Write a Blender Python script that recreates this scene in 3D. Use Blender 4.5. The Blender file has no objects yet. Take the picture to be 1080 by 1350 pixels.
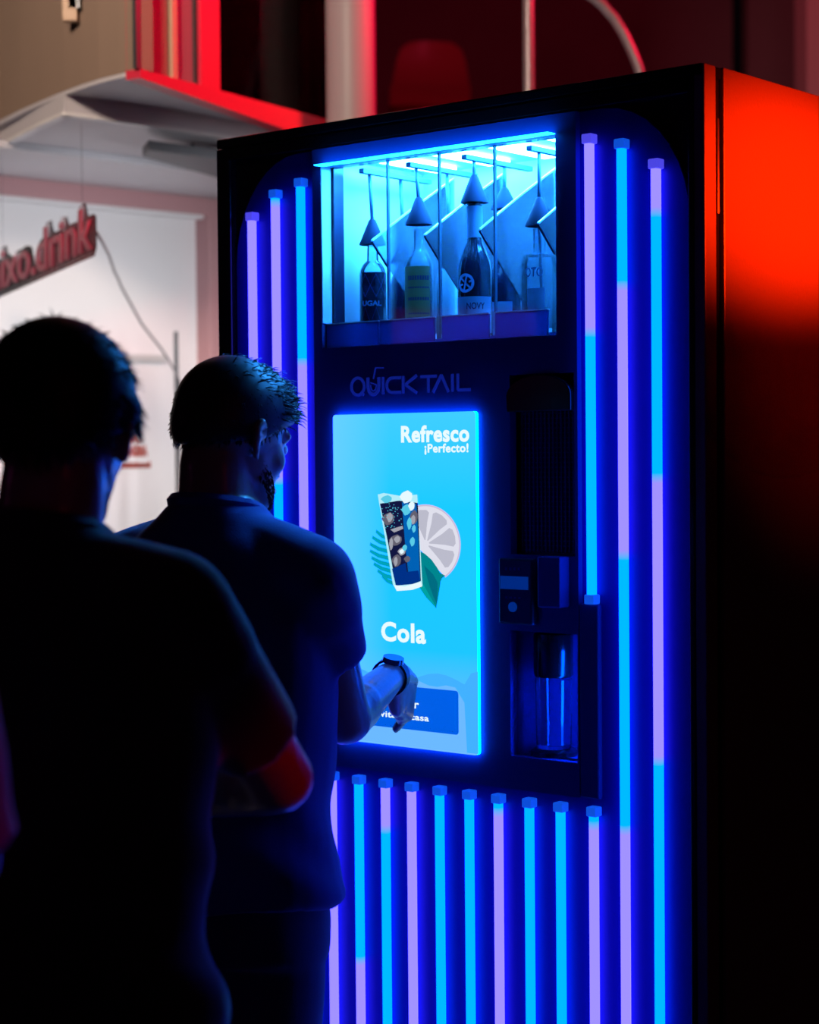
import bpy, bmesh, math, random
import numpy as np
from mathutils import Vector, Matrix, Euler

random.seed(7)
rng = np.random.default_rng(7)
scene = bpy.context.scene
COL = scene.collection

# ------------------------------------------------------------------ camera
F_PX, PITCH, ROLL = 2498.43, 0.0298, -0.0087
EYE = Vector((0, 0, 1.6))
_F = Vector((0, math.cos(PITCH), -math.sin(PITCH)))
_U0 = Vector((0, math.sin(PITCH), math.cos(PITCH)))
_R = Vector((1, 0, 0)) * math.cos(ROLL) + _U0 * math.sin(ROLL)
_U = Vector((1, 0, 0)) * -math.sin(ROLL) + _U0 * math.cos(ROLL)
cam_data = bpy.data.cameras.new('camera')
cam = bpy.data.objects.new('camera', cam_data)
COL.objects.link(cam)
m3 = Matrix((_R, _U, -_F)).transposed()
cam.matrix_world = Matrix.Translation(EYE) @ m3.to_4x4()
cam_data.sensor_fit = 'HORIZONTAL'
cam_data.sensor_width = 36
cam_data.lens = F_PX / 1080 * 36
cam_data.clip_start = 0.05
cam_data.dof.use_dof = True
cam_data.dof.focus_distance = 3.2
cam_data.dof.aperture_fstop = 4.4
scene.camera = cam


def at(px, py, d):
    """world point that lies d metres in front of the lens, on the sight line through a pixel of the photograph"""
    return EYE + (_F + _R * ((px - 540) / F_PX) - _U * ((py - 675) / F_PX)) * d


# ------------------------------------------------------------------ world, exposure, lights
world = bpy.data.worlds.new('night')
scene.world = world
world.use_nodes = True
world.node_tree.nodes['Background'].inputs[0].default_value = (0.30, 0.10, 0.18, 1)
world.node_tree.nodes['Background'].inputs[1].default_value = 0.004
vs = scene.view_settings
vs.view_transform = 'Standard'
vs.look = 'None'
vs.gamma = 1
vs.exposure = 0
vs.use_curve_mapping = False


def light(name, kind, loc, target, color, energy, size=None, size_y=None, **kw):
    d = bpy.data.lights.new(name, kind)
    d.color = color
    d.energy = energy
    if kind == 'AREA':
        d.shape = 'RECTANGLE'
        d.size = size
        d.size_y = size_y or size
    else:
        d.shadow_soft_size = size or 0.05
    for k, v in kw.items():
        setattr(d, k, v)
    o = bpy.data.objects.new(name, d)
    COL.objects.link(o)
    o.location = loc
    o.rotation_euler = (Vector(target) - Vector(loc)).to_track_quat('-Z', 'Y').to_euler()
    return o


YAW = 0.69186
UD = Vector((math.cos(YAW), -math.sin(YAW), 0))
VD = Vector((math.sin(YAW), math.cos(YAW), 0))
ORG = Vector((-0.3668, 3.6746, 0))


def mloc(u, v, z):
    """machine coordinates (along the front, into the depth, up) to world"""
    return ORG + UD * u + VD * v + Vector((0, 0, z))


# red stage spot that hits the right side of the machine
rs = light('red_spot', 'SPOT', mloc(2.25, 0.50, 2.05), mloc(1.08, 0.30, 2.035), (1, 0.020, 0.0), 440, 0.05,
           spot_size=math.radians(22), spot_blend=1.0)
rs.scale = (2.3, 1, 1)      # oblong beam: wide, not high
light('red_spot_tail', 'SPOT', mloc(2.25, 0.50, 2.05), mloc(1.08, 0.45, 1.90), (1, 0.004, 0.0), 12, 0.05,
      spot_size=math.radians(48), spot_blend=1.0)  # second weak spot added for the soft red tail below the beam
# red wash from the right over pillar, pipes, mezzanine edge
light('red_wash', 'AREA', (2.2, 5.6, 3.9), (-0.5, 5.6, 2.95), (1, 0.0, 0.045), 12, 0.6, 0.4, spread=math.radians(50))
# dim red light behind the queue
light('red_room', 'AREA', (2.4, -1.2, 2.6), (-0.3, 2.6, 1.3), (1, 0.03, 0.04), 0.9, 1.0)
# narrow red spot added for the patch on the queueing man's forearm
light('forearm_fill', 'SPOT', (2.4, 0.9, 2.5), at(385, 1025, 2.26), (1, 0.0, 0.02), 42, 0.04, spot_size=math.radians(7.5), spot_blend=0.7)
# violet spot added only to bring out the third person's sleeve
light('sleeve_fill', 'SPOT', (2.0, 0.3, 2.4), at(0, 1010, 1.5), (0.6, 0.02, 0.62), 10, 0.04, spot_size=math.radians(14), spot_blend=0.8)
# red light added to redden the far wall, chair and upper floor
light('red_back_fill', 'AREA', (0.4, 6.6, 5.3), (1.6, 12.5, 3.2), (1, 0.06, 0.16), 30, 0.8)
# magenta light across the aisle, left of the queue
light('magenta_room', 'AREA', (-3.13, 2.58, 2.03), mloc(0.6, 0, 1.8), (0.7, 0.03, 0.5), 0.12, 0.50, 0.16)
# stand's white light, put unseen behind the machine, and an added upward soffit fill
light('stand_light', 'AREA', (-0.05, 5.45, 2.1), (-1.15, 6.7, 1.6), (0.95, 0.97, 1.0), 9.6, 0.8, 0.6, spread=math.radians(95))
light('soffit_fill', 'AREA', (-1.15, 5.9, 1.15), (-0.9, 6.0, 2.6), (0.93, 0.93, 1.0), 1.8, 0.8, 0.5)
# warm hall lamp that reaches the brown wall
light('hall_lamp', 'AREA', (-1.5, 1.0, 3.9), (-0.95, 5.6, 3.0), (1, 0.76, 0.60), 15, 0.6, spread=math.radians(48))


# ------------------------------------------------------------------ materials
def mat(name, base=(0.5, 0.5, 0.5), rough=0.5, metal=0.0, emit=None, strength=1.0, coat=0.0, trans=0.0, ior=1.45,
        spec=0.5, noise=None, bump=None, sheen=0.0):
    m = bpy.data.materials.new(name)
    m.use_nodes = True
    nt = m.node_tree
    b = nt.nodes['Principled BSDF']
    b.inputs['Base Color'].default_value = (*base, 1)
    b.inputs['Roughness'].default_value = rough
    b.inputs['Metallic'].default_value = metal
    b.inputs['Coat Weight'].default_value = coat
    b.inputs['Coat Roughness'].default_value = 0.08
    b.inputs['Transmission Weight'].default_value = trans
    b.inputs['IOR'].default_value = ior
    b.inputs['Specular IOR Level'].default_value = spec
    b.inputs['Sheen Weight'].default_value = sheen
    if emit:
        b.inputs['Emission Color'].default_value = (*emit, 1)
        b.inputs['Emission Strength'].default_value = strength
    if noise:   # (scale, low factor, high factor): uneven colour of the stuff itself
        tc = nt.nodes.new('ShaderNodeTexCoord')
        n = nt.nodes.new('ShaderNodeTexNoise')
        n.inputs['Scale'].default_value = noise[0]
        n.inputs['Detail'].default_value = 6
        nt.links.new(tc.outputs['Object'], n.inputs['Vector'])
        r = nt.nodes.new('ShaderNodeValToRGB')
        r.color_ramp.elements[0].position = 0.3
        r.color_ramp.elements[1].position = 0.7
        r.color_ramp.elements[0].color = (*[c * noise[1] for c in base], 1)
        r.color_ramp.elements[1].color = (*[c * noise[2] for c in base], 1)
        nt.links.new(n.outputs['Fac'], r.inputs['Fac'])
        nt.links.new(r.outputs['Color'], b.inputs['Base Color'])
    if bump:    # (scale, strength)
        tc = nt.nodes.new('ShaderNodeTexCoord')
        n = nt.nodes.new('ShaderNodeTexNoise')
        n.inputs['Scale'].default_value = bump[0]
        n.inputs['Detail'].default_value = 4
        nt.links.new(tc.outputs['Object'], n.inputs['Vector'])
        bp = nt.nodes.new('ShaderNodeBump')
        bp.inputs['Strength'].default_value = bump[1]
        bp.inputs['Distance'].default_value = 0.01
        nt.links.new(n.outputs['Fac'], bp.inputs['Height'])
        nt.links.new(bp.outputs['Normal'], b.inputs['Normal'])
    return m


def thin_glass(name, tint=(0.9, 0.95, 1), haze=0.0, haze_col=(0.8, 0.9, 1), gloss=0.08, rough=0.03, through=False):
    m = bpy.data.materials.new(name)
    m.use_nodes = True
    nt = m.node_tree
    nt.nodes.remove(nt.nodes['Principled BSDF'])
    out = nt.nodes['Material Output']
    t = nt.nodes.new('ShaderNodeBsdfTransparent')
    t.inputs['Color'].default_value = (*tint, 1)
    g = nt.nodes.new('ShaderNodeBsdfGlossy')
    g.inputs['Roughness'].default_value = rough
    mx = nt.nodes.new('ShaderNodeMixShader')
    fr = nt.nodes.new('ShaderNodeFresnel')
    fr.inputs['IOR'].default_value = 1.0 + gloss * 5
    nt.links.new(fr.outputs[0], mx.inputs[0])
    last = t
    if haze > 0:
        d = nt.nodes.new('ShaderNodeBsdfTranslucent' if through else 'ShaderNodeBsdfDiffuse')
        d.inputs['Color'].default_value = (*haze_col, 1)
        m2 = nt.nodes.new('ShaderNodeMixShader')
        m2.inputs[0].default_value = haze
        nt.links.new(t.outputs[0], m2.inputs[1])
        nt.links.new(d.outputs[0], m2.inputs[2])
        last = m2
    nt.links.new(last.outputs[0], mx.inputs[1])
    nt.links.new(g.outputs[0], mx.inputs[2])
    nt.links.new(mx.outputs[0], out.inputs['Surface'])
    return m


CYAN = (0.0, 0.50, 6.0)
LAV = (0.36, 0.29, 6.0)


def led_material():
    """LED tube whose colour follows its own pixels: attribute 'led' 0 = cyan, 1 = lavender"""
    m = bpy.data.materials.new('led_tube')
    m.use_nodes = True
    nt = m.node_tree
    nt.nodes.remove(nt.nodes['Principled BSDF'])
    a = nt.nodes.new('ShaderNodeAttribute')
    a.attribute_name = 'led'
    mx = nt.nodes.new('ShaderNodeMix')
    mx.data_type = 'RGBA'
    mx.clamp_result = False
    mx.inputs[6].default_value = (*CYAN, 1)
    mx.inputs[7].default_value = (*LAV, 1)
    nt.links.new(a.outputs['Fac'], mx.inputs[0])
    e = nt.nodes.new('ShaderNodeEmission')
    nt.links.new(mx.outputs[2], e.inputs['Color'])
    nt.links.new(e.outputs[0], nt.nodes['Material Output'].inputs['Surface'])
    return m


def screen_material():
    """backlit display: cyan, paler to its upper left and pale at the bottom (object coordinates are metres on the glass)"""
    m = bpy.data.materials.new('display_backlight')
    m.use_nodes = True
    nt = m.node_tree
    b = nt.nodes['Principled BSDF']
    b.inputs['Base Color'].default_value = (0.01, 0.01, 0.01, 1)
    b.inputs['Roughness'].default_value = 0.2
    tc = nt.nodes.new('ShaderNodeTexCoord')
    sp = nt.nodes.new('ShaderNodeSeparateXYZ')
    nt.links.new(tc.outputs['Object'], sp.inputs[0])
    r = nt.nodes.new('ShaderNodeValToRGB')
    els = r.color_ramp.elements
    els[0].position, els[0].color = 0.0, (0.17, 0.50, 5, 1)
    els[1].position, els[1].color = 1.0, (0.05, 0.62, 5, 1)
    e = els.new(0.13); e.color = (0.12, 0.50, 5, 1)
    e = els.new(0.30); e.color = (0.012, 0.57, 5, 1)
    e = els.new(0.72); e.color = (0.010, 0.60, 5, 1)
    mr = nt.nodes.new('ShaderNodeMapRange')
    mr.inputs['From Min'].default_value = 1.0774
    mr.inputs['From Max'].default_value = 1.6754
    nt.links.new(sp.outputs['Z'], mr.inputs['Value'])
    nt.links.new(mr.outputs[0], r.inputs['Fac'])
    mr2 = nt.nodes.new('ShaderNodeMapRange')
    mr2.inputs['From Min'].default_value = 0.44
    mr2.inputs['From Max'].default_value = 0.2915
    mr2.inputs['To Max'].default_value = 0.85
    nt.links.new(sp.outputs['X'], mr2.inputs['Value'])
    mx = nt.nodes.new('ShaderNodeMix')
    mx.data_type = 'RGBA'
    mx.clamp_result = False
    nt.links.new(mr2.outputs[0], mx.inputs[0])
    nt.links.new(r.outputs['Color'], mx.inputs[6])
    mx.inputs[7].default_value = (0.16, 0.64, 5, 1)
    nt.links.new(mx.outputs[2], b.inputs['Emission Color'])
    b.inputs['Emission Strength'].default_value = 1.0
    return m


M = {}
M['black_gloss'] = mat('black_gloss', (0.006, 0.006, 0.009), 0.22, coat=0.3)
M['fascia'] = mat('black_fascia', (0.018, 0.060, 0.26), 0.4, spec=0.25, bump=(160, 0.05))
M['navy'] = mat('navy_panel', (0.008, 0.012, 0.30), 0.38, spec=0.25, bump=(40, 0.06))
M['side'] = mat('painted_steel_side', (0.22, 0.16, 0.15), 0.34, spec=0.4, bump=(220, 0.06))
M['led'] = led_material()
M['cap'] = mat('blue_end_cap', (0.05, 0.15, 0.6), 0.4, emit=(0.004, 0.075, 0.62), strength=1)  # weak emission stands in for tube light passing through the cap
M['cap_lav'] = mat('violet_end_cap', (0.15, 0.12, 0.6), 0.4, emit=(0.07, 0.06, 0.75), strength=1)  # same, tinted as the lavender tube would light it
M['screen'] = screen_material()
M['screen_halo'] = mat('screen_halo_emitter', (0.1, 0.3, 0.5), 0.3, emit=(0.0, 0.6, 4.0), strength=4)  # made-up emitter for the screen's halo on the fascia
M['window_halo'] = mat('window_halo_emitter', (0.1, 0.4, 0.5), 0.3, emit=(0.02, 0.95, 3.6), strength=3)  # made-up emitter for the halo over the bottle window
M['white_in'] = mat('white_lining', (0.72, 0.78, 0.82), 0.45, bump=(30, 0.05))
M['led_bar'] = mat('compartment_led', (0.8, 0.9, 1), 0.5, emit=(0.05, 0.50, 1.55), strength=95)
M['pane'] = thin_glass('window_pane_glass', (0.93, 0.97, 1), gloss=0.05)
M['divider'] = thin_glass('frosted_divider', (0.72, 0.86, 0.95), haze=0.14, haze_col=(0.55, 0.75, 0.95), gloss=0.06)
M['divider_edge'] = mat('divider_edge', (0.85, 0.95, 1), 0.2)
M['dark_plastic'] = mat('dark_blue_plastic', (0.010, 0.016, 0.05), 0.35)
M['lip'] = thin_glass('smoked_lip_plastic', (0.10, 0.20, 0.40), haze=0.5, haze_col=(0.05, 0.16, 0.45), gloss=0.05, rough=0.3, through=True)
M['steel'] = mat('brushed_steel', (0.5, 0.5, 0.52), 0.25, 1.0)
M['glass'] = mat('clear_glass', (0.92, 0.97, 1), 0.03, trans=1.0, ior=1.45)
M['bottle_dark'] = mat('dark_bottle_glass', (0.006, 0.010, 0.03), 0.12, coat=0.5)
M['bottle_clear'] = thin_glass('clear_bottle_glass', (0.80, 0.92, 0.97), haze=0.22, haze_col=(0.5, 0.75, 0.9), gloss=0.09)
M['amber'] = mat('amber_label', (0.17, 0.13, 0.05), 0.4)
M['label_blue'] = mat('pale_label', (0.10, 0.20, 0.34), 0.6)
M['label_text'] = mat('label_print', (0.20, 0.40, 0.62), 0.6)
M['label_dark'] = mat('dark_label_print', (0.01, 0.02, 0.08), 0.6)
M['spout'] = mat('spout_plastic', (0.012, 0.022, 0.05), 0.7, spec=0.15)
M['hose'] = mat('rubber_hose', (0.03, 0.09, 0.16), 0.5)
M['logo'] = mat('faint_blue_logo', (0.02, 0.04, 0.3), 0.4, emit=(0.003, 0.010, 0.16), strength=1)  # letters emit a faint blue of their own
M['display_bar'] = mat('card_reader_display', (0.02, 0.05, 0.3), 0.3, emit=(0.0, 0.02, 0.17), strength=1)
M['niche_led'] = mat('niche_led', (0.1, 0.2, 0.8), 0.3, emit=(0.0, 0.2, 3.0), strength=24)


def emis(name, c, s=1.0):
    return mat(name, (0.01, 0.01, 0.01), 0.3, emit=c, strength=s)


M['px_white'] = emis('pixel_white', (0.80, 0.95, 1.0))
M['px_button'] = emis('pixel_button', (0.0, 0.115, 0.80))
M['px_wave'] = emis('pixel_wave', (0.055, 0.44, 1.05))
M['px_wave2'] = emis('pixel_wave_pale', (0.15, 0.49, 1.15))
M['px_rind'] = emis('pixel_rind', (0.60, 0.52, 0.68))
M['px_pith'] = emis('pixel_pith', (0.74, 0.74, 0.84))
M['px_pulp'] = emis('pixel_pulp', (0.50, 0.50, 0.60))
M['px_leaf'] = emis('pixel_leaf', (0.0, 0.24, 0.27))
M['px_leaf_light'] = emis('pixel_leaf_light', (0.0, 0.36, 0.36))
M['px_leaf_dark'] = emis('pixel_leaf_dark', (0.0, 0.15, 0.22))
M['px_frond'] = emis('pixel_frond', (0.0, 0.36, 0.48))
M['px_cola'] = emis('pixel_cola', (0.006, 0.008, 0.05))
M['px_cola_blue'] = emis('pixel_cola_blue', (0.0, 0.12, 0.46))
M['px_cola_mid'] = emis('pixel_cola_mid', (0.0, 0.03, 0.24))
M['px_ice'] = emis('pixel_ice', (0.36, 0.36, 0.42))
M['px_ice_dim'] = emis('pixel_ice_dim', (0.13, 0.12, 0.16))
M['px_ice_cyan'] = emis('pixel_ice_cyan', (0.10, 0.60, 0.80))
M['px_glass'] = emis('pixel_glass_rim', (0.45, 0.85, 0.95))

M['floor'] = mat('dark_resin_floor', (0.05, 0.045, 0.05), 0.35, noise=(3, 0.8, 1.2))
M['ceiling'] = mat('dark_ceiling', (0.03, 0.025, 0.03), 0.8)
M['wall_dark'] = mat('hall_wall', (0.28, 0.10, 0.14), 0.8, noise=(2, 0.9, 1.1))
M['wall_pale'] = mat('hall_wall_pale', (0.75, 0.40, 0.44), 0.8)
M['brown'] = mat('brown_board', (0.30, 0.215, 0.165), 0.7, noise=(1.2, 0.93, 1.07), bump=(60, 0.05))
M['soffit'] = mat('white_soffit', (0.62, 0.61, 0.66), 0.5)
M['lip_white'] = mat('white_edge_trim', (0.85, 0.85, 0.88), 0.4)
M['frame_rail'] = mat('red_lit_rail', (0.68, 0.03, 0.07), 0.4)  # red light on the rails is put into this base colour
M['frame_stand'] = mat('rose_painted_frame', (0.50, 0.27, 0.29), 0.5)
M['tan'] = mat('light_wood_batten', (0.55, 0.38, 0.26), 0.5)
M['grey_panel'] = mat('mauve_grey_panel', (0.22, 0.17, 0.19), 0.6)
M['white_board'] = mat('white_board', (0.80, 0.78, 0.80), 0.5, noise=(0.8, 0.96, 1.03))
M['dark_metal'] = mat('dark_metal', (0.08, 0.09, 0.10), 0.4, 0.5)
M['slate'] = mat('slate_grey_board', (0.14, 0.15, 0.17), 0.5)
M['neon_off'] = mat('unlit_red_neon', (0.40, 0.045, 0.10), 0.3, coat=0.3)
M['acrylic'] = thin_glass('clear_acrylic', (0.90, 0.86, 0.88), haze=0.10, haze_col=(0.95, 0.88, 0.9), gloss=0.04, through=True)
M['cable'] = mat('grey_cable', (0.16, 0.16, 0.17), 0.5)
M['red_print'] = mat('red_print', (0.62, 0.14, 0.11), 0.6)
M['column'] = mat('painted_pillar', (0.40, 0.355, 0.385), 0.45)
M['pipe'] = mat('galvanised_pipe', (0.36, 0.32, 0.35), 0.3, 0.3)
M['chair_red'] = mat('red_plastic', (0.60, 0.07, 0.10), 0.4)
M['bench'] = mat('dark_upholstery', (0.10, 0.05, 0.05), 0.6)
M['skin'] = mat('skin', (0.38, 0.22, 0.17), 0.42, coat=0.3, spec=0.6, bump=(90, 0.08))
M['hair'] = mat('black_hair', (0.010, 0.009, 0.011), 0.5, spec=0.35)
M['hair_brown'] = mat('dark_brown_hair', (0.034, 0.028, 0.026), 0.45, spec=0.5)
M['beard'] = mat('brown_beard', (0.10, 0.075, 0.06), 0.45, spec=0.5)
M['navy_cloth'] = mat('navy_cotton', (0.024, 0.055, 0.36), 0.85, sheen=0.3, bump=(380, 0.12))
M['black_cloth'] = mat('black_cotton', (0.009, 0.010, 0.018), 0.9, sheen=0.55, bump=(380, 0.12))
M['pink_cloth'] = mat('pink_cotton', (0.62, 0.22, 0.45), 0.85, bump=(300, 0.12))
M['denim'] = mat('dark_denim', (0.022, 0.035, 0.12), 0.85, sheen=0.35, bump=(420, 0.15))
M['shoe'] = mat('black_shoe', (0.02, 0.02, 0.02), 0.5)
M['eye_white'] = mat('eye_white', (0.8, 0.8, 0.8), 0.2)
M['watch_band'] = mat('black_watch_band', (0.012, 0.012, 0.016), 0.45)
M['watch_face'] = mat('watch_glass', (0.05, 0.08, 0.10), 0.12, coat=0.6)


# ------------------------------------------------------------------ mesh helpers
class MB:
    """collects shapes and links them as ONE mesh object"""
    def __init__(self):
        self.v, self.f, self.mi, self.cur = [], [], [], 0

    def add(self, vs_, fs):
        o = len(self.v)
        self.v += [tuple(p) for p in vs_]
        self.f += [tuple(i + o for i in f) for f in fs]
        self.mi += [self.cur] * len(fs)
        return self

    def box(self, x0, x1, y0, y1, z0, z1):
        p = [(x, y, z) for z in (z0, z1) for y in (y0, y1) for x in (x0, x1)]
        return self.add(p, [(0, 2, 3, 1), (4, 5, 7, 6), (0, 1, 5, 4), (2, 6, 7, 3), (0, 4, 6, 2), (1, 3, 7, 5)])

    def hexa(self, b, t):
        """solid between two quads (lists of four points, same winding)"""
        p = list(b) + list(t)
        return self.add(p, [(3, 2, 1, 0), (4, 5, 6, 7), (0, 1, 5, 4), (1, 2, 6, 5), (2, 3, 7, 6), (3, 0, 4, 7)])

    def prism(self, poly, fn, d0, d1):
        """polygon (list of 2D points) extruded: fn(a, b, d) -> 3D point"""
        n = len(poly)
        p = [fn(a, b, d0) for a, b in poly] + [fn(a, b, d1) for a, b in poly]
        fs = [tuple(range(n))[::-1], tuple(range(n, 2 * n))]
        fs += [(i, (i + 1) % n, n + (i + 1) % n, n + i) for i in range(n)]
        return self.add(p, fs)

    def loft(self, rings, caps=True):
        n = len(rings[0])
        p = [q for r in rings for q in r]
        fs = []
        for k in range(len(rings) - 1):
            for i in range(n):
                j = (i + 1) % n
                fs.append((k * n + i, k * n + j, (k + 1) * n + j, (k + 1) * n + i))
        if caps:
            fs.append(tuple(range(n))[::-1])
            fs.append(tuple(range((len(rings) - 1) * n, len(rings) * n)))
        return self.add(p, fs)

    def tube(self, path, r, n=10):
        path = [Vector(p) for p in path]
        rs = r if isinstance(r, (list, tuple)) else [r] * len(path)
        rings = []
        up = Vector((0, 0, 1))
        for i, p in enumerate(path):
            t = (path[min(i + 1, len(path) - 1)] - path[max(i - 1, 0)]).normalized()
            a = t.cross(up if abs(t.z) < 0.95 else Vector((1, 0, 0))).normalized()
            if i and a.dot(last) < 0:
                a = -a
            last = a
            b = t.cross(a)
            rings.append([p + (a * math.cos(k * 2 * math.pi / n) + b * math.sin(k * 2 * math.pi / n)) * rs[i] for k in range(n)])
        return self.loft(rings)

    def lathe(self, prof, n=24, c=(0, 0, 0), caps=True):
        """prof: list of (radius, z)"""
        rings = [[(c[0] + r * math.cos(k * 2 * math.pi / n), c[1] + r * math.sin(k * 2 * math.pi / n), c[2] + z)
                  for k in range(n)] for r, z in prof]
        return self.loft(rings, caps)

    def capsule(self, a, b, ra, rb, n=14, k=4):
        a, b = Vector(a), Vector(b)
        t = (b - a)
        t = t.normalized() if t.length > 1e-6 else Vector((0, 0, 1))
        x = t.cross(Vector((0, 0, 1)) if abs(t.z) < 0.9 else Vector((1, 0, 0))).normalized()
        y = t.cross(x)
        rings = []
        for i in range(k + 1):
            an = math.pi / 2 * (1 - i / k) * 0.98
            rings.append((a - t * ra * math.sin(an), ra * math.cos(an)))
        for i in range(k + 1):
            an = math.pi / 2 * (i / k) * 0.98
            rings.append((b + t * rb * math.sin(an), rb * math.cos(an)))
        return self.loft([[c + (x * math.cos(q * 2 * math.pi / n) + y * math.sin(q * 2 * math.pi / n)) * r for q in range(n)] for c, r in rings])

    def cone(self, a, b, ra, rb, n=20):
        """frustum with flat ends"""
        a, b = Vector(a), Vector(b)
        t = (b - a).normalized()
        x = t.cross(Vector((0, 0, 1)) if abs(t.z) < 0.9 else Vector((1, 0, 0))).normalized()
        y = t.cross(x)
        return self.loft([[c + (x * math.cos(q * 2 * math.pi / n) + y * math.sin(q * 2 * math.pi / n)) * r for q in range(n)] for c, r in ((a, ra), (b, rb))])

    def ellipsoid(self, c, r, rot=None, nu=20, nv=12):
        c = Vector(c)
        rings = []
        for i in range(nv + 1):
            an = -math.pi / 2 * 0.99 + math.pi * 0.99 * i / nv
            ring = []
            for k in range(nu):
                q = Vector((r[0] * math.cos(an) * math.cos(k * 2 * math.pi / nu), r[1] * math.cos(an) * math.sin(k * 2 * math.pi / nu), r[2] * math.sin(an)))
                ring.append(c + (rot @ q if rot else q))
            rings.append(ring)
        return self.loft(rings)

    def mesh(self, name, fix=True):
        me = bpy.data.meshes.new(name)
        me.from_pydata(self.v, [], self.f)
        if fix:
            bm = bmesh.new()
            bm.from_mesh(me)
            bmesh.ops.recalc_face_normals(bm, faces=bm.faces[:])
            bm.to_mesh(me)
            bm.free()
        return me

    def build(self, name, m, parent=None, smooth=False, bevel=0, fix=True):
        me = self.mesh(name, fix)
        for x in (m if isinstance(m, (list, tuple)) else [m]):
            me.materials.append(x)
        me.polygons.foreach_set('material_index', self.mi)
        if smooth:
            me.polygons.foreach_set('use_smooth', [True] * len(me.polygons))
            if smooth == 'auto':
                me.set_sharp_from_angle(angle=math.radians(40))
        o = bpy.data.objects.new(name, me)
        COL.objects.link(o)
        if parent:
            o.parent = parent
        if bevel:
            b = o.modifiers.new('bevel', 'BEVEL')
            b.width = bevel
            b.segments = 2
            b.limit_method = 'ANGLE'
        return o


def tag(o, label=None, cat=None, group=None, kind=None):
    for k, v in (('label', label), ('category', cat), ('group', group), ('kind', kind)):
        if v:
            o[k] = v
    return o


def thing(name, label, cat, loc=(0, 0, 0), rz=0.0, group=None):
    o = bpy.data.objects.new(name, None)
    o.empty_display_size = 0.1
    COL.objects.link(o)
    o.location = loc
    o.rotation_euler = (0, 0, rz)
    return tag(o, label, cat, group)


def rrect(x0, x1, z0, z1, r, n=5):
    pts = []
    for cx, cz, a0 in ((x1 - r, z1 - r, 0), (x0 + r, z1 - r, 90), (x0 + r, z0 + r, 180), (x1 - r, z0 + r, 270)):
        for i in range(n + 1):
            a = math.radians(a0 + 90 * i / n)
            pts.append((cx + r * math.cos(a), cz + r * math.sin(a)))
    return pts


XZ = lambda a, b, d: (a, d, b)   # polygon in the front plane of the machine, extruded along its depth


def plate(mb, x0, x1, z0, z1, y0, y1, holes=()):
    """upright board with rectangular holes, split into blocks around them"""
    xs = sorted({x0, x1, *[h[i] for h in holes for i in (0, 1)]})
    zs = sorted({z0, z1, *[h[i] for h in holes for i in (2, 3)]})
    for i in range(len(xs) - 1):
        for k in range(len(zs) - 1):
            cx, cz = (xs[i] + xs[i + 1]) / 2, (zs[k] + zs[k + 1]) / 2
            if not any(h[0] < cx < h[1] and h[2] < cz < h[3] for h in holes):
                mb.box(xs[i], xs[i + 1], y0, y1, zs[k], zs[k + 1])
    return mb


def text_mesh(body, size, bold=0.0, extrude=0.0, align='LEFT', spacing=1.0):
    cu = bpy.data.curves.new('t', 'FONT')
    cu.body = body
    cu.size = size
    cu.bevel_depth = bold
    cu.bevel_resolution = 1
    cu.extrude = extrude
    cu.align_x = align
    cu.space_character = spacing
    cu.resolution_u = 4
    o = bpy.data.objects.new('t', cu)
    COL.objects.link(o)
    dg = bpy.context.evaluated_depsgraph_get()
    me = bpy.data.meshes.new_from_object(o.evaluated_get(dg))
    bpy.data.objects.remove(o)
    bpy.data.curves.remove(cu)
    return me


def put_text(name, body, m, parent, fn, size, bold=0.0, extrude=0.0, align='LEFT', spacing=1.0, fit=None):
    """text as a mesh; fn(a, b, c) maps text space (right, up, towards the reader) to the parent's space; fit = wanted width"""
    me = text_mesh(body, size, bold, extrude, align, spacing)
    n = len(me.vertices)
    co = np.empty(n * 3)
    me.vertices.foreach_get('co', co)
    co = co.reshape(-1, 3)
    if fit:
        w = co[:, 0].max() - co[:, 0].min()
        co[:, 0] *= fit / w
    if align == 'LEFT':
        co[:, 0] -= co[:, 0].min()
    out = np.array([tuple(fn(*c)) for c in co])
    me.vertices.foreach_set('co', out.ravel())
    me.materials.clear()
    me.materials.append(m)
    me.name = name
    o = bpy.data.objects.new(name, me)
    COL.objects.link(o)
    o.parent = parent
    return o


def copy_tree(o, parent=None):
    c = o.copy()
    COL.objects.link(c)
    c.parent = parent
    for ch in list(o.children):
        copy_tree(ch, c)
    return c


# ================================================================== SETTING
tag(MB().box(-7, 7, -3, 16, -0.05, 0).build('floor', M['floor']), kind='structure')
tag(MB().box(-7, 7, -3, 16, 5.6, 5.7).build('ceiling', M['ceiling']), kind='structure')
# rear wall of the hall (one lower-lit bay, one return to its right)
b0 = at(962, 0, 13.2)
tag(MB().box(-7, b0.x, 13.2, 13.4, 0, 5.6).build('wall_back', M['wall_dark']), kind='structure')
tag(MB().box(b0.x, 7, 12.6, 12.8, 0, 5.6).build('wall_back_return', M['wall_dark']), kind='structure')
e0 = at(1060, 0, 9.5)
tag(MB().box(e0.x, e0.x + 0.9, 9.5, 9.8, 0, 5.6).build('wall_right', M['wall_pale']), kind='structure')
# upper floor far behind, where the red chair stands
tag(MB().box(-1.2, 3.2, 9.9, 13.2, 2.98, 3.12).build('floor_upper', M['ceiling']), kind='structure')

# pillar
pc = at(464.5, 300, 5.75)
tag(MB().lathe([(0.075, 0), (0.075, 5.6)], 28, (pc.x, pc.y, 0)).build('column', M['column'], smooth='auto'), kind='structure')


# ---- mezzanine box: curved brown wall, red lit window, stepped white soffit
Z0 = 2.63


def on_z(px, py, z):
    """point at height z on the sight line of a pixel"""
    p = at(px, py, 1.0)
    k = (z - EYE.z) / (p.z - EYE.z)
    return EYE + (p - EYE) * k


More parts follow.
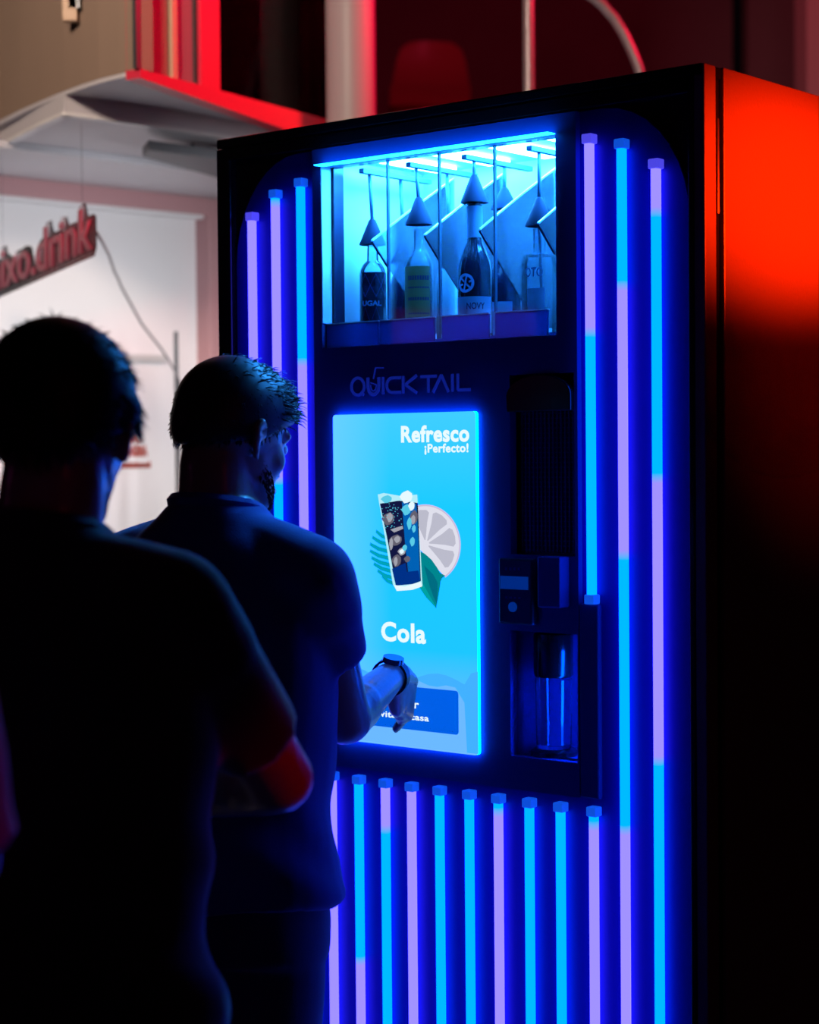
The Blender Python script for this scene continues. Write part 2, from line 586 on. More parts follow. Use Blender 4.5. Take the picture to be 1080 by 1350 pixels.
curve_px = [(183, 91), (157, 97), (130, 104), (107, 111.5), (85, 119.5), (55, 132), (28, 144), (0, 158), (-45, 184), (-100, 222)]
curve = [on_z(x, y, Z0) for x, y in curve_px]
K0 = curve[0]
fas_end = on_z(560, 193, Z0)
fdir = (fas_end - K0); fdir.z = 0; fdir.normalize()
fnor = Vector((fdir.y, -fdir.x, 0))      # outwards, towards the aisle
# brown wall standing on the curved edge
mb = MB()
inner = []
for i, p in enumerate(curve):
    t = (curve[min(i + 1, len(curve) - 1)] - curve[max(i - 1, 0)]).normalized()
    nrm = Vector((t.y, -t.x, 0))
    inner.append(p + nrm * 0.05)
for i in range(len(curve) - 1):
    q = [curve[i], curve[i + 1], inner[i + 1], inner[i]]
    mb.hexa(q, [Vector((a.x, a.y, 5.6)) for a in q])
tag(mb.build('wall_left', M['brown'], smooth='auto'), kind='structure')
# dark corner trim
c1 = K0 + fdir * 0.0 + fnor * 0.004
tag(MB().hexa([c1 - fdir * 0.014, c1 + fdir * 0.004, c1 + fdir * 0.004 - fnor * 0.012, c1 - fdir * 0.014 - fnor * 0.012],
              [p + Vector((0, 0, 2.9)) for p in (c1 - fdir * 0.014, c1 + fdir * 0.004, c1 + fdir * 0.004 - fnor * 0.012, c1 - fdir * 0.014 - fnor * 0.012)]).build('trim_1', M['dark_metal']), kind='structure')


def fpos(px):
    """distance along the window front at which a pixel column meets it"""
    p = at(px, 60, 1.0) - EYE
    # solve K0.xy + t fdir = s p.xy
    A = np.array([[fdir.x, -p.x], [fdir.y, -p.y]])
    t, s = np.linalg.solve(A, np.array([EYE.x - K0.x, EYE.y - K0.y]))
    return t


def fpt(t, off, z):
    return K0 + fdir * t - fnor * off + Vector((0, 0, z - Z0))


def fbox(mb, t0, t1, o0, o1, z0, z1):
    return mb.hexa([fpt(t0, o0, z0), fpt(t1, o0, z0), fpt(t1, o1, z0), fpt(t0, o1, z0)],
                   [fpt(t0, o0, z1), fpt(t1, o0, z1), fpt(t1, o1, z1), fpt(t0, o1, z1)])


win = bpy.data.objects.new('window_1', None)
COL.objects.link(win)
win['kind'] = 'structure'
T_END = fpos(478)
ztop = 5.2
fbox(MB(), fpos(186), fpos(191), 0.0, 0.05, Z0, ztop).build('frame_post', M['frame_rail'], win)
fbox(MB(), fpos(265), fpos(290), 0.0, 0.012, Z0, ztop).build('frame_post', M['frame_rail'], win)
fbox(MB(), fpos(191), fpos(233), 0.02, 0.035, Z0, ztop).build('panel', M['brown'], win)
fbox(MB(), fpos(231), fpos(237.5), 0.008, 0.035, Z0, ztop).build('batten', M['tan'], win)
fbox(MB(), fpos(237.5), fpos(266), 0.02, 0.035, Z0, ztop).build('panel', M['grey_panel'], win)
fbox(MB(), fpos(290), T_END, 0.02, 0.03, Z0, ztop).build('pane', M['pane'], win)
# bottom rail, red light in its base colour: taller towards its far end
mb = MB()
r0, r1 = fpt(0, -0.006, Z0 + 0.0), fpt(T_END, -0.006, Z0)
d0, d1 = Vector((0, 0, -0.024)), Vector((0, 0, -0.088))
mb.hexa([r0 + d0, r1 + d1, r1 + d1 - fnor * 0.05, r0 + d0 - fnor * 0.05], [r0, r1, r1 - fnor * 0.05, r0 - fnor * 0.05])
mb.build('sill_rail', M['frame_rail'], win)
# room behind the pane
tag(fbox(MB(), T_END, T_END + 0.03, -0.006, 1.36, Z0, 5.6).build('wall_mezzanine_end', M['ceiling']), kind='structure')  # partition added to keep the red wash out of this room
ra, rb = fpt(0.12, 1.35, 0), fpt(T_END, 1.35, 0)
tag(MB().hexa([fpt(fpos(262), 1.3, Z0), fpt(1.9, 1.3, Z0), fpt(1.9, 1.36, Z0), fpt(fpos(262), 1.36, Z0)],
              [fpt(fpos(262), 1.3, 5.6), fpt(1.9, 1.3, 5.6), fpt(1.9, 1.36, 5.6), fpt(fpos(262), 1.36, 5.6)]).build('wall_mezzanine', M['ceiling']), kind='structure')

# ---- canopy: white soffit in steps
can = thing('canopy', 'white stepped soffit overhanging the drinks stand below the brown wall', 'canopy', (K0.x, K0.y, 0))


def rel(ps, root):
    o = root.location
    return [Vector(p) - o for p in ps]


ZL1 = 2.566      # underside of the middle step
ZL2 = 2.545      # underside of the rear step


def slab(name, poly, z0, z1, m, root, bevel=0):
    """horizontal slab over a plan polygon (world xy)"""
    p2 = [(p.x - root.location.x, p.y - root.location.y) for p in poly]
    return MB().prism(p2, lambda a, b, d: (a, b, d), z0, z1).build(name, m, root, bevel=bevel)


wall_r, wall_l = at(300, 288, 7.05), at(-160, 250, 6.15)     # line of the stand's front (kept for the soffit's rear edge)
rear_r = Vector((wall_r.x + 0.9, wall_r.y + 0.7, 0))
rear_l = Vector((wall_l.x - 0.3, wall_l.y + 1.2, 0))
top_poly = curve + [rear_l, rear_r, fpt(T_END, 0.0, 0)]
slab('soffit_board', top_poly, Z0 - 0.012, Z0 - 0.001, M['soffit'], can)
# middle step
s1 = [on_z(85, 149.5, ZL1), on_z(55, 163, ZL1), on_z(28, 177, ZL1), on_z(0, 192, ZL1), on_z(-45, 218, ZL1), on_z(-110, 240, ZL1)]
s1r = [on_z(330, 186, ZL1), on_z(210, 166, ZL1), on_z(140, 156.5, ZL1)]
slab('step_board', s1 + [rear_l, rear_r] + s1r, ZL1, Z0 - 0.012, M['soffit'], can)
# bright edge strip of the middle step
path = list(reversed(s1[:5])) + list(reversed(s1r))
mb = MB()
for a, b in zip(path[:-1], path[1:]):
    t = (b - a).normalized(); n_ = Vector((-t.y, t.x, 0))
    if n_.dot(a - EYE) > 0:
        n_ = -n_
    q = rel([a + n_ * 0.006, b + n_ * 0.006, b - n_ * 0.02, a - n_ * 0.02], can)
    for p in q:
        p.z = ZL1 - 0.006
    mb.hexa(q, [p + Vector((0, 0, 0.010)) for p in q])
mb.build('edge_trim', M['lip_white'], can)
# rear step: its shape stands in for a bright band of light
s2 = [on_z(-120, 178, ZL2), on_z(-40, 189, ZL2), on_z(60, 201, ZL2), on_z(200, 218, ZL2), on_z(330, 236, ZL2)]
slab('step_board', s2 + [rear_r, rear_l], ZL2, ZL1, M['soffit'], can)

# flat grey board fixed under the canopy
zb = 2.50
q = [on_z(188, 207, zb), on_z(330, 247, zb), on_z(330, 214, zb), on_z(196, 198, zb)]
root = thing('hanging_board', 'dark grey wedge board fixed flat under the white canopy beside the machine', 'board', (q[0].x, q[0].y, 0))
q = rel(q, root)
MB().hexa(q, [p + Vector((0, 0, 0.03)) for p in q]).build('board', M['slate'], root, bevel=0.003)
for p in (q[0].lerp(q[1], 0.25), q[3].lerp(q[2], 0.4), q[0].lerp(q[1], 0.8)):
    c = p.lerp((q[0] + q[1] + q[2] + q[3]) / 4, 0.3)
    MB().lathe([(0.006, zb + 0.03), (0.006, ZL2)], 8, (c.x, c.y, 0)).build('hanger', M['dark_metal'], root)

# small bracket high on the brown wall
bp = on_z(94, 18, 3.0)
p = at(94, 10, 5.22)
root = thing('wall_bracket', 'small tan metal bracket high on the brown wall', 'bracket', (p.x, p.y, p.z - 0.03))
MB().box(-0.02, 0.02, -0.03, 0.0, -0.012, 0.08).build('plate', M['tan'], root, bevel=0.002)
MB().box(-0.004, 0.03, -0.03, 0.02, 0.02, 0.055).build('arm', M['dark_metal'], root, bevel=0.002)

# ---- drinks stand under the canopy
sr, sl = at(262, 285, 6.95), at(-40, 258.5, 6.3)
sdir = Vector((sr.x - sl.x, sr.y - sl.y, 0)).normalized()
snor = Vector((sdir.y, -sdir.x, 0))
sz = math.atan2(sdir.y, sdir.x)
stand = thing('drinks_stand', 'drinks stand with white back board in a rose painted frame', 'stand', (sr.x, sr.y, 0), sz)
# local: x along the front (0 at the board's right edge, negative to the left), y into the depth
TOPZ = sr.z
MB().box(-1.9, 0.0, 0.02, 0.05, 0.0, TOPZ).build('back_board', M['white_board'], stand)
MB().box(0.0, 0.10, -0.06, 0.05, 0.0, ZL2 - 0.001).build('frame_post', M['frame_stand'], stand, bevel=0.004)
MB().box(-1.9, 0.0, -0.06, 0.05, TOPZ, ZL2 - 0.001).build('frame_header', M['frame_stand'], stand)
MB().box(-1.9, 0.0, -0.03, 0.02, TOPZ - 0.012, TOPZ).build('header_trim', M['lip_white'], stand)


def stand_hit(px, py, y=0.018):
    """stand coordinates of the sight line of a pixel on the board's plane"""
    w = at(px, py, 1.0) - EYE
    o = stand.location + snor * (-y)
    t = ((o.x - EYE.x) * snor.x + (o.y - EYE.y) * snor.y) / (w.x * snor.x + w.y * snor.y)
    p = EYE + w * t
    return Vector(((p.x - stand.location.x) * sdir.x + (p.y - stand.location.y) * sdir.y, y, p.z))


for i, (body, x0, x1, y0, y1) in enumerate((('SAL', 167, 186, 582, 568), ('SANGRIA', 160, 195, 601, 588), ('drinks.bar.sal', 158, 199, 616, 610))):
    a, b, t_ = stand_hit(x0, y0), stand_hit(x1, y0), stand_hit(x0, y1)
    hgt = t_.z - a.z
    put_text('printed_text', body, M['red_print'], stand, lambda u, v, w, a=a: (a.x + u, 0.0185, a.z + v), hgt * 1.4, 0.004, fit=b.x - a.x)
# thin grey rail on the board
a, b = stand_hit(185, 472), stand_hit(216, 467)
MB().box(a.x - 0.2, b.x, 0.0, 0.02, a.z - 0.012, a.z + 0.012).build('rail', mat('pale_grey_rail', (0.5, 0.5, 0.5), 0.5), stand)

# dark post before the board
pp = at(232, 437, 6.55)
root = thing('stand_post', 'thin dark post standing before the white board', 'post', (pp.x, pp.y, 0))
MB().lathe([(0.0075, 0), (0.0075, pp.z)], 10).build('pole', M['dark_metal'], root, smooth='auto')
MB().lathe([(0.09, 0), (0.09, 0.008), (0.02, 0.015)], 20).build('base', M['dark_metal'], root, smooth='auto')

# ---- hanging neon sign, unlit
Nr = at(124, 327, 5.3)                       # lower right end of the lettering, nearest to the lens
ndir = Vector((0.53, -0.848, 0)).normalized()   # reading direction (left end is farther away)
nn = Vector((ndir.y, -ndir.x, 0))
if nn.dot(EYE - Nr) < 0:
    nn = -nn
sign = thing('neon_sign', 'dark red unlit neon script sign on clear acrylic hanging under the canopy', 'sign', (Nr.x, Nr.y, Nr.z))
SL = 0.88
shear = 0.075
sfn = lambda a, b, c: ndir * (a - SL) + Vector((0, 0, b + shear * (a - SL))) + nn * c
put_text('lettering', 'mixo.drink', M['neon_off'], sign, lambda a, b, c: sfn(a, b, c + 0.007), 0.176, 0.0012, 0.002, fit=SL)
# acrylic backing follows the lettering's outline
me = text_mesh('mixo.drink', 0.176, 0.0)
outl = []
co = np.array([v.co for v in me.vertices])
w0, w1 = co[:, 0].min(), co[:, 0].max()
N = 44
tops, bots = [], []
for i in range(N + 1):
    xx = w0 + (w1 - w0) * i / N
    sel = co[np.abs(co[:, 0] - xx) < (w1 - w0) * 0.024]
    top = sel[:, 1].max() if len(sel) else 0.1
    a = (xx - w0) / (w1 - w0) * SL
    tops.append((a, top + 0.016))
    bots.append((a, -0.022))
poly = [(-0.02, 0.0)] + bots + [(SL + 0.015, 0.0), (SL + 0.015, tops[-1][1] - 0.01)] + tops[::-1] + [(-0.02, tops[0][1])]
MB().prism(poly, lambda a, b, c: sfn(a, b, c), -0.002, 0.002).build('backing', M['acrylic'], sign)
# wiring clips along the lower edge
mb = MB()
for i in range(22):
    a0 = SL * (i + 0.2) / 22
    mb.add([sfn(a0, -0.0165, 0.004), sfn(a0 + 0.022, -0.0165, 0.004), sfn(a0 + 0.022, -0.0135, 0.004), sfn(a0, -0.0135, 0.004),
            sfn(a0, -0.0165, 0.006), sfn(a0 + 0.022, -0.0165, 0.006), sfn(a0 + 0.022, -0.0135, 0.006), sfn(a0, -0.0135, 0.006)],
           [(3, 2, 1, 0), (4, 5, 6, 7), (0, 1, 5, 4), (1, 2, 6, 5), (2, 3, 7, 6), (3, 0, 4, 7)])
tag(mb.build('wiring', M['cable'], sign), kind='stuff')
for a in (0.15, SL - 0.08):
    b_ = sfn(a, 0.14, 0)
    MB().tube([b_, (b_.x, b_.y, ZL2 + 0.0 - Nr.z)], 0.0006, 6).build('hanging_wire', M['steel'], sign)
# cable that runs from the sign down to the post
cp = [(127, 306, 5.30), (136, 321, 5.5), (144, 337, 5.7), (151, 358, 5.9), (156, 368, 6.05), (160, 378, 6.18), (170, 396, 6.26), (178, 411, 6.33), (187, 427, 6.38), (200, 444, 6.44), (212, 459, 6.48), (222, 474, 6.51), (231, 490, 6.53), (237, 503, 6.54), (236.5, 620, 6.54), (236.5, 900, 6.54), (237, 1290, 6.54)]
pts = [at(*c) for c in cp]
pts[-1].z = max(pts[-1].z, 0.01)
tag(MB().tube(pts, 0.0042, 8).build('power_cable', M['cable'], smooth=True), 'thin grey cable sagging from the neon sign to the dark post', 'cable')

# ---- things behind the machine
pb = at(697.5, 110, 6.0)
root = thing('steel_pole', 'slim straight steel pole rising behind the drinks machine', 'pole', (pb.x, pb.y, 0))
MB().lathe([(0.0185, 0), (0.0185, 5.6)], 16).build('pole', M['pipe'], root, smooth='auto')
MB().lathe([(0.07, 0), (0.07, 0.01), (0.03, 0.02)], 20).build('base', M['pipe'], root, smooth='auto')
cpx = [(858, 170), (852, 125), (842, 88), (833, 66), (823, 45), (810, 24), (793, 5), (770, -12), (748, -24), (735, -40), (731, -70)]
pts = [at(x, y, 6.0) for x, y in cpx]
pts = [Vector((pts[0].x + 0.03, pts[0].y, 0.0)), Vector((pts[0].x + 0.03, pts[0].y, pts[0].z - 0.3))] + pts
pts.append(Vector((pts[-1].x, pts[-1].y, 5.598)))
tag(MB().tube(pts, 0.0165, 14).build('bent_pipe', M['pipe'], smooth=True), 'bent steel pipe curving down behind the drinks machine', 'pipe')

# red shell chair on the upper floor
cb = at(567, 62, 11.0)
root = thing('shell_chair', 'red plastic shell chair on the upper floor behind the machine', 'chair', (cb.x, 11.0, 3.12), math.radians(8))
hb = cb.z - 3.12
mb = MB()
rings = []
for z, w, y in ((0.44, 0.22, 0.17), (0.50, 0.235, 0.02), (0.60, 0.235, -0.02), (hb * 0.72, 0.225, -0.03), (hb * 0.88, 0.20, -0.045), (hb * 0.96, 0.175, -0.055), (hb, 0.12, -0.06)):
    rings.append([(-w, y + 0.03, z), (-w * 0.5, y, z), (0, y - 0.008, z), (w * 0.5, y, z), (w, y + 0.03, z),
                  (w, y + 0.012, z), (w * 0.5, y - 0.018, z), (0, y - 0.026, z), (-w * 0.5, y - 0.018, z), (-w, y + 0.012, z)])
mb.loft(rings)
mb.build('backrest', M['chair_red'], root, smooth='auto')
MB().prism(rrect(-0.22, 0.22, 0.0, 0.42, 0.07), lambda a, b, d: (a, b - 0.02, d), 0.43, 0.455).build('seat', M['chair_red'], root, bevel=0.006)
for sx in (-1, 1):
    for sy in (0.03, 0.36):
        MB().tube([(sx * 0.15, sy, 0.435), (sx * 0.21, sy + (0.05 if sy > 0.2 else -0.05), 0.0)], 0.012, 8).build('leg', M['dark_metal'], root)

# dark bench and a small red post, its emission standing in for red light
E0 = fpt(T_END, 0.0, Z0)
bpos = E0 - fnor * 0.42 - fdir * 0.13
root = thing('bench', 'dark padded bench behind the red framed window pane', 'bench', (bpos.x, bpos.y, Z0), math.atan2(-fnor.y, -fnor.x))
MB().box(-0.26, 0.26, -0.10, 0.10, 0.0, 0.16).build('seat', M['bench'], root, bevel=0.02)
MB().prism([(-0.26, 0.162), (-0.26, 0.25), (-0.1, 0.245), (0.1, 0.225), (0.26, 0.19), (0.26, 0.162)], lambda a, b, d: (a, d, b), -0.10, -0.04).build('backrest', M['bench'], root, bevel=0.012)
lp = at(400, 60, 5.86)
root = thing('glow_post', 'small red post with an added dim glow behind the dark window pane', 'lamp', (lp.x, lp.y, Z0))
MB().lathe([(0.019, 0.012), (0.019, lp.z - Z0 - 0.01), (0.008, lp.z - Z0)], 14).build('post', mat('self_lit_red_post', (0.3, 0.02, 0.03), 0.5, emit=(0.10, 0.001, 0.006)), root, smooth='auto')
MB().lathe([(0.05, 0.0), (0.05, 0.012)], 18).build('base', M['bench'], root, smooth='auto')

# ================================================================== DRINKS MACHINE
mac = thing('vending_machine', 'tall black drinks machine with glowing blue light tubes, lit bottle window and touch screen', 'vending machine', ORG, -YAW)
W_, H_, D_ = 1.0828, 2.2125, 0.80
WIN = (0.2705, 0.7977, 1.7988, 2.1315)
NICHE = (0.697, 0.836, 1.085, 1.300)
GRILL = (0.700, 0.832, 1.430, 1.735)
MB().box(0, 0.02, 0.0382, D_, 0.06, H_).box(0.02, W_ - 0.02, D_ - 0.02, D_, 0.06, H_).box(0.02, W_ - 0.02, 0.02, D_ - 0.02, 0.06, 0.08).box(0, W_ - 0.004, 0.0, D_, H_ - 0.02, H_ - 0.001).build('cabinet', M['black_gloss'], mac, bevel=0.003)
MB().box(0.03, W_ - 0.03, 0.04, D_ - 0.02, 0.0, 0.06).build('plinth', M['black_gloss'], mac)
mb = MB()
plate(mb, 0.0, W_ - 0.006, 0.06, H_ - 0.02, 0.018, 0.038, [WIN, NICHE, GRILL])
mb.build('front_frame', M['black_gloss'], mac)
for nm, x0, x1, z0, z1 in (('frame_stile', 0.0, 0.036, 0.06, H_ - 0.021), ('frame_stile', 1.052, W_ - 0.0205, 0.06, H_ - 0.021), ('frame_rail', 0.037, 1.051, 2.168, H_ - 0.021)):
    MB().box(x0, x1, 0.0, 0.0178, z0, z1).build(nm, M['black_gloss'], mac, bevel=0.002)
# navy panels that carry the tubes (outer top corners swept)
arcL = [(0.25, 0.07), (0.25, 2.165)] + [(0.205 - 0.165 * math.sin(a), 1.965 + 0.2 * math.cos(a)) for a in [math.radians(x) for x in range(0, 91, 10)]] + [(0.04, 0.07)]
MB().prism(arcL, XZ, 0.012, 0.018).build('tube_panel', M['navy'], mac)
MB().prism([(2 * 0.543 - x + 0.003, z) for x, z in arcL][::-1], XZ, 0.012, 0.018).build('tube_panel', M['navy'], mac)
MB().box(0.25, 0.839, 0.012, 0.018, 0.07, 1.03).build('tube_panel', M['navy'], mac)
# fascia round window, screen and dispenser
FY = 0.0
mb = MB()
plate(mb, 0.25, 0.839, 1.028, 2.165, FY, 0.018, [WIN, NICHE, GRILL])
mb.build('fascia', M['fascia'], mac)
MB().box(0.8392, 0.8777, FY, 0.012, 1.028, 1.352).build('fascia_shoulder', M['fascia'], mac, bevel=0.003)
# right flank: narrow front strip, dark joint, large steel panel
MB().box(W_ - 0.02, W_, 0.001, 0.036, 0.06, H_ - 0.002).build('edge_strip', M['side'], mac, bevel=0.002)
MB().box(W_ - 0.02, W_ - 0.008, 0.036, 0.060, 0.06, H_ - 0.002).build('joint', M['black_gloss'], mac)
MB().box(W_ - 0.02, W_, 0.060, D_, 0.06, H_).build('side_panel', M['side'], mac, bevel=0.003)
MB().lathe([(0.004, 1.15), (0.004, 1.72)], 8, (W_ - 0.006, 0.048, 0)).build('hinge_rod', M['black_gloss'], mac)
MB().lathe([(0.0045, 1.98), (0.0045, 2.13)], 8, (W_ - 0.006, 0.048, 0)).build('hinge_rod', M['black_gloss'], mac)


# ---- light tubes with pixel colours (runs of lavender given as height ranges)
def light_tube(x, z0, z1, lav, cap_top='cap', cap_bottom='cap'):
    x += 0.0065 * (2.627 - x) / 2.596 - 0.005
    cuts = sorted({z0, z1, *[c + d for r in lav for c in r for d in (-0.008, 0.008) if z0 < c + d < z1]})
    prof = [(-0.0068, 0.006), (-0.0068, -0.003), (-0.0048, -0.0065), (0.0048, -0.0065), (0.0068, -0.003), (0.0068, 0.006)]
    mb = MB()
    mb.loft([[(x + a, b, z) for a, b in prof] for z in cuts])
    o = mb.build('light_tube', M['led'], mac)
    at_ = o.data.attributes.new('led', 'FLOAT', 'POINT')
    val = []
    for z in cuts:
        d = max([min(z - a, b - z) for a, b in lav], default=-1)
        val += [min(1.0, max(0.0, 0.5 + d / 0.016))] * len(prof)
    at_.data.foreach_set('value', val)
    ya, yb = -0.008, 0.0115
    MB().box(x - 0.0098, x + 0.0098, ya, yb, z1 - 0.002, z1 + 0.014).build('end_cap', M[cap_top], o, bevel=0.002)
    if cap_bottom:
        MB().box(x - 0.0098, x + 0.0098, ya, yb, z0 - 0.014, z0 + 0.002).build('end_cap', M[cap_bottom], o, bevel=0.002)
    return o


B0 = 0.10
light_tube(0.0915, B0, 2.050, [(1.70, 2.06), (0.60, 1.1)], 'cap_lav')
light_tube(0.1535, B0, 2.087, [(1.555, 2.075), (0.3, 0.9)])
light_tube(0.2185, B0, 2.102, [(0.8, 1.775)])
light_tube(0.8655, 1.366, 2.110, [(1.80, 2.13)], 'cap_lav')
light_tube(0.9285, B0, 2.095, [(1.435, 1.872), (B0 - .1, 0.985)])
light_tube(0.9935, B0, 2.056, [(1.985, 2.08), (1.105, 1.56)], 'cap_lav')
for x, lav in ((0.2830, [(0.3, 1.1)]), (0.3487, [(0, 0.675)]), (0.4127, [(0.925, 1.1)]), (0.4742, [(0, 1.1)]), (0.5385, []), (0.6050, []),
               (0.6687, [(0, 0.985)]), (0.7347, []), (0.7995, []), (0.8668, [(0, 0.985)])):
    light_tube(x, B0, 1.002, lav)

# ---- bottle compartment
cx0, cx1, cz0, cz1, cd = WIN[0], WIN[1], 1.806, 2.150, 0.30
MB().box(cx0 - 0.012, cx1 + 0.03, cd, cd + 0.01, cz0 - 0.01, cz1 + 0.01).box(cx0 - 0.012, cx0, 0.026, cd, cz0 - 0.01, cz1 + 0.01).box(cx1 + 0.02, cx1 + 0.03, 0.026, cd, cz0 - 0.01, cz1 + 0.01).box(cx0, cx1 + 0.02, 0.026, cd, cz1, cz1 + 0.01).build('compartment', M['white_in'], mac)
MB().box(cx0, cx1 + 0.02, 0.026, cd, cz0 - 0.01, cz0).build('shelf', M['lip'], mac)
for k in range(4):      # LED bars run from front to back under the ceiling
    x = 0.335 + k * 0.127
    MB().box(x, x + 0.05, 0.05, 0.26, cz1 - 0.008, cz1 - 0.001).build('led_bar', M['led_bar'], mac)
# black jamb post, bright front jamb, rods
MB().box(cx0 + 0.0002, cx0 + 0.0022, FY, 0.026, 1.845, WIN[3]).build('jamb', M['white_in'], mac)
MB().box(cx0 + 0.001, cx0 + 0.008, 0.028, 0.055, 1.80, cz1 - 0.001).build('jamb_post', M['dark_plastic'], mac)
mb = MB()
for x in (0.4135, 0.5325, 0.6545):
    MB().box(x - 0.0016, x + 0.0016, 0.020, 0.026, 1.846, 2.1315).build('mullion_rod', M['hose'], mac)
# shelf lip in four lengths with dark gaps
for x0, x1 in ((0.272, 0.398), (0.402, 0.527), (0.545, 0.648), (0.662, 0.772)):
    MB().box(x0, x1, 0.010, 0.016, 1.800, 1.8425).build('shelf_lip', M['lip'], mac, bevel=0.001)
    MB().box(x0, x1, 0.010, 0.017, 1.8427, 1.8445).build('lip_edge', M['divider_edge'], mac)
# chevron dividers (frosted, with brighter cut edges)
for x in (0.370, 0.494, 0.617, 0.742):
    prof = [(0.028, 1.990), (0.15, 2.062), (0.27, 2.128), (0.27, 1.83), (0.17, 1.83), (0.15, 1.875), (0.075, 1.945)]
    o = MB().prism(prof, lambda a, b, d, x=x: (x + d, a, b), -0.0015, 0.0015).build('divider', M['divider'], mac)
    mb = MB()
    for (a, b), (c, d) in zip(prof[:2], prof[1:3]):
        mb.hexa([(x - 0.002, a, b), (x + 0.002, a, b), (x + 0.002, c, d), (x - 0.002, c, d)],
                [(x - 0.002, a, b + 0.003), (x + 0.002, a, b + 0.003), (x + 0.002, c, d + 0.003), (x - 0.002, c, d + 0.003)])
    mb.build('cut_edge', M['divider_edge'], o)
    (a, b), (c, d) = prof[0], prof[-1]
    MB().hexa([(x - 0.002, a, b - 0.003), (x + 0.002, a, b - 0.003), (x + 0.002, c, d - 0.003), (x - 0.002, c, d - 0.003)],
              [(x - 0.002, a, b), (x + 0.002, a, b), (x + 0.002, c, d), (x - 0.002, c, d)]).build('cut_edge', M['spout'], o)
# spouts: bracket rails, hoses and cones over every lane and row (they belong to the machine)
LANES = (0.318, 0.430, 0.558, 0.700)
R1, R2 = 0.09, 0.18
CONE1 = ((2.040, 1.992), (2.070, 2.020), (2.098, 2.048), (2.045, 1.995))
CONE2 = ((2.005, 1.965), (2.010, 1.970), (2.085, 2.045), (2.070, 2.025))
for k, x in enumerate(LANES):
    MB().box(x - 0.006, x + 0.006, 0.06, 0.26, 2.122, 2.131).build('spout_rail', M['hose'], mac, bevel=0.001)
    for row, (za, zb_) in ((R1, CONE1[k]), (R2, CONE2[k])):
        lean = -0.006 if k < 2 else 0.0
        cone = MB().lathe([(0.0045, za), (0.007, za - 0.003), (0.025, zb_ + 0.002), (0.025, zb_), (0.021, zb_), (0.004, za - 0.006)], 24, (x, row, 0)).build('spout', M['spout'], mac, smooth='auto')
        MB().tube([(x, row, za - 0.006), (x + lean * 0.5, row, (za + 2.122) / 2), (x + lean, row, 2.124)], 0.0034, 8).build('hose', M['hose'], cone, smooth=True)
# pane and a glowing strip added for the halo above it
MB().box(WIN[0] + 0.0005, WIN[1] - 0.0005, -0.002, 0.001, WIN[2] + 0.0005, WIN[3] - 0.0005).build('window_pane', M['pane'], mac)
MB().box(WIN[0] + 0.004, WIN[1], FY - 0.022, FY, WIN[3], WIN[3] + 0.0014).build('halo_strip', M['window_halo'], mac)

# ---- bottles (each one a thing; they stand in the compartment)
mac_m = Matrix.Translation(ORG) @ Matrix.Rotation(-YAW, 4, 'Z')
ZS = cz0


def bottle(name, label, lane, row, prof, m, group=None):
    p = mac_m @ Vector((LANES[lane], row, ZS))
    t = thing(name, label, 'bottle', p, -YAW, group)
    MB().lathe(prof, 28).build('body', m, t, smooth='auto')
    return t


def wrap(mb_r, ang, z):
    """point on a bottle of radius mb_r: angle 0 faces out of the window, positive to the right"""
    return (mb_r * math.sin(ang), -mb_r * math.cos(ang), z)


def sleeve(name, m, t, r, z0, z1, a0=0, a1=360, n=28):
    mb = MB()
    k0, k1 = math.radians(a0), math.radians(a1)
    for i in range(n):
        u0, u1 = k0 + (k1 - k0) * i / n, k0 + (k1 - k0) * (i + 1) / n
        mb.hexa([wrap(r, u0, z0), wrap(r, u1, z0), wrap(r + 0.0006, u1, z0), wrap(r + 0.0006, u0, z0)],
                [wrap(r, u0, z1), wrap(r, u1, z1), wrap(r + 0.0006, u1, z1), wrap(r + 0.0006, u0, z1)])
    return mb.build(name, m, t)


CA = math.radians(35)     # prints are turned to the aisle on the right of the machine
# lane 1: dark sleeve with crossing lines
b = bottle('bottle', 'dark bottle with diamond line print and pale dome, leftmost in the lit window', 0, R1,
           [(0.022, 0), (0.024, 0.004), (0.024, 0.132), (0.023, 0.140), (0.018, 0.150), (0.011, 0.157), (0.010, 0.185)], M['bottle_clear'])
s = sleeve('sleeve', M['bottle_dark'], b, 0.0243, 0.004, 0.134)
mb = MB()
for a0 in range(-90, 150, 48):
    for sgn in (-1, 1):
        for z0, z1 in ((0.008, 0.068), (0.088, 0.130)):
            q = []
            for i in range(9):
                f = i / 8
                q.append((math.radians(a0 + sgn * 48 * f), z0 + (z1 - z0) * f))
            for (u0, w0_), (u1, w1_) in zip(q[:-1], q[1:]):
                mb.add([wrap(0.0252, u0, w0_), wrap(0.0252, u1, w1_), wrap(0.0252, u1, w1_ + 0.0012), wrap(0.0252, u0, w0_ + 0.0012)], [(0, 1, 2, 3)])
mb.build('line_print', mat('faint_print', (0.04, 0.08, 0.2), 0.5), s)
put_text('lettering', 'UGAL', M['label_text'], s, lambda a, b_, c: wrap(0.0253, CA - 0.75 + a / 0.0253, 0.072 + b_), 0.013, 0.0003, fit=0.038)
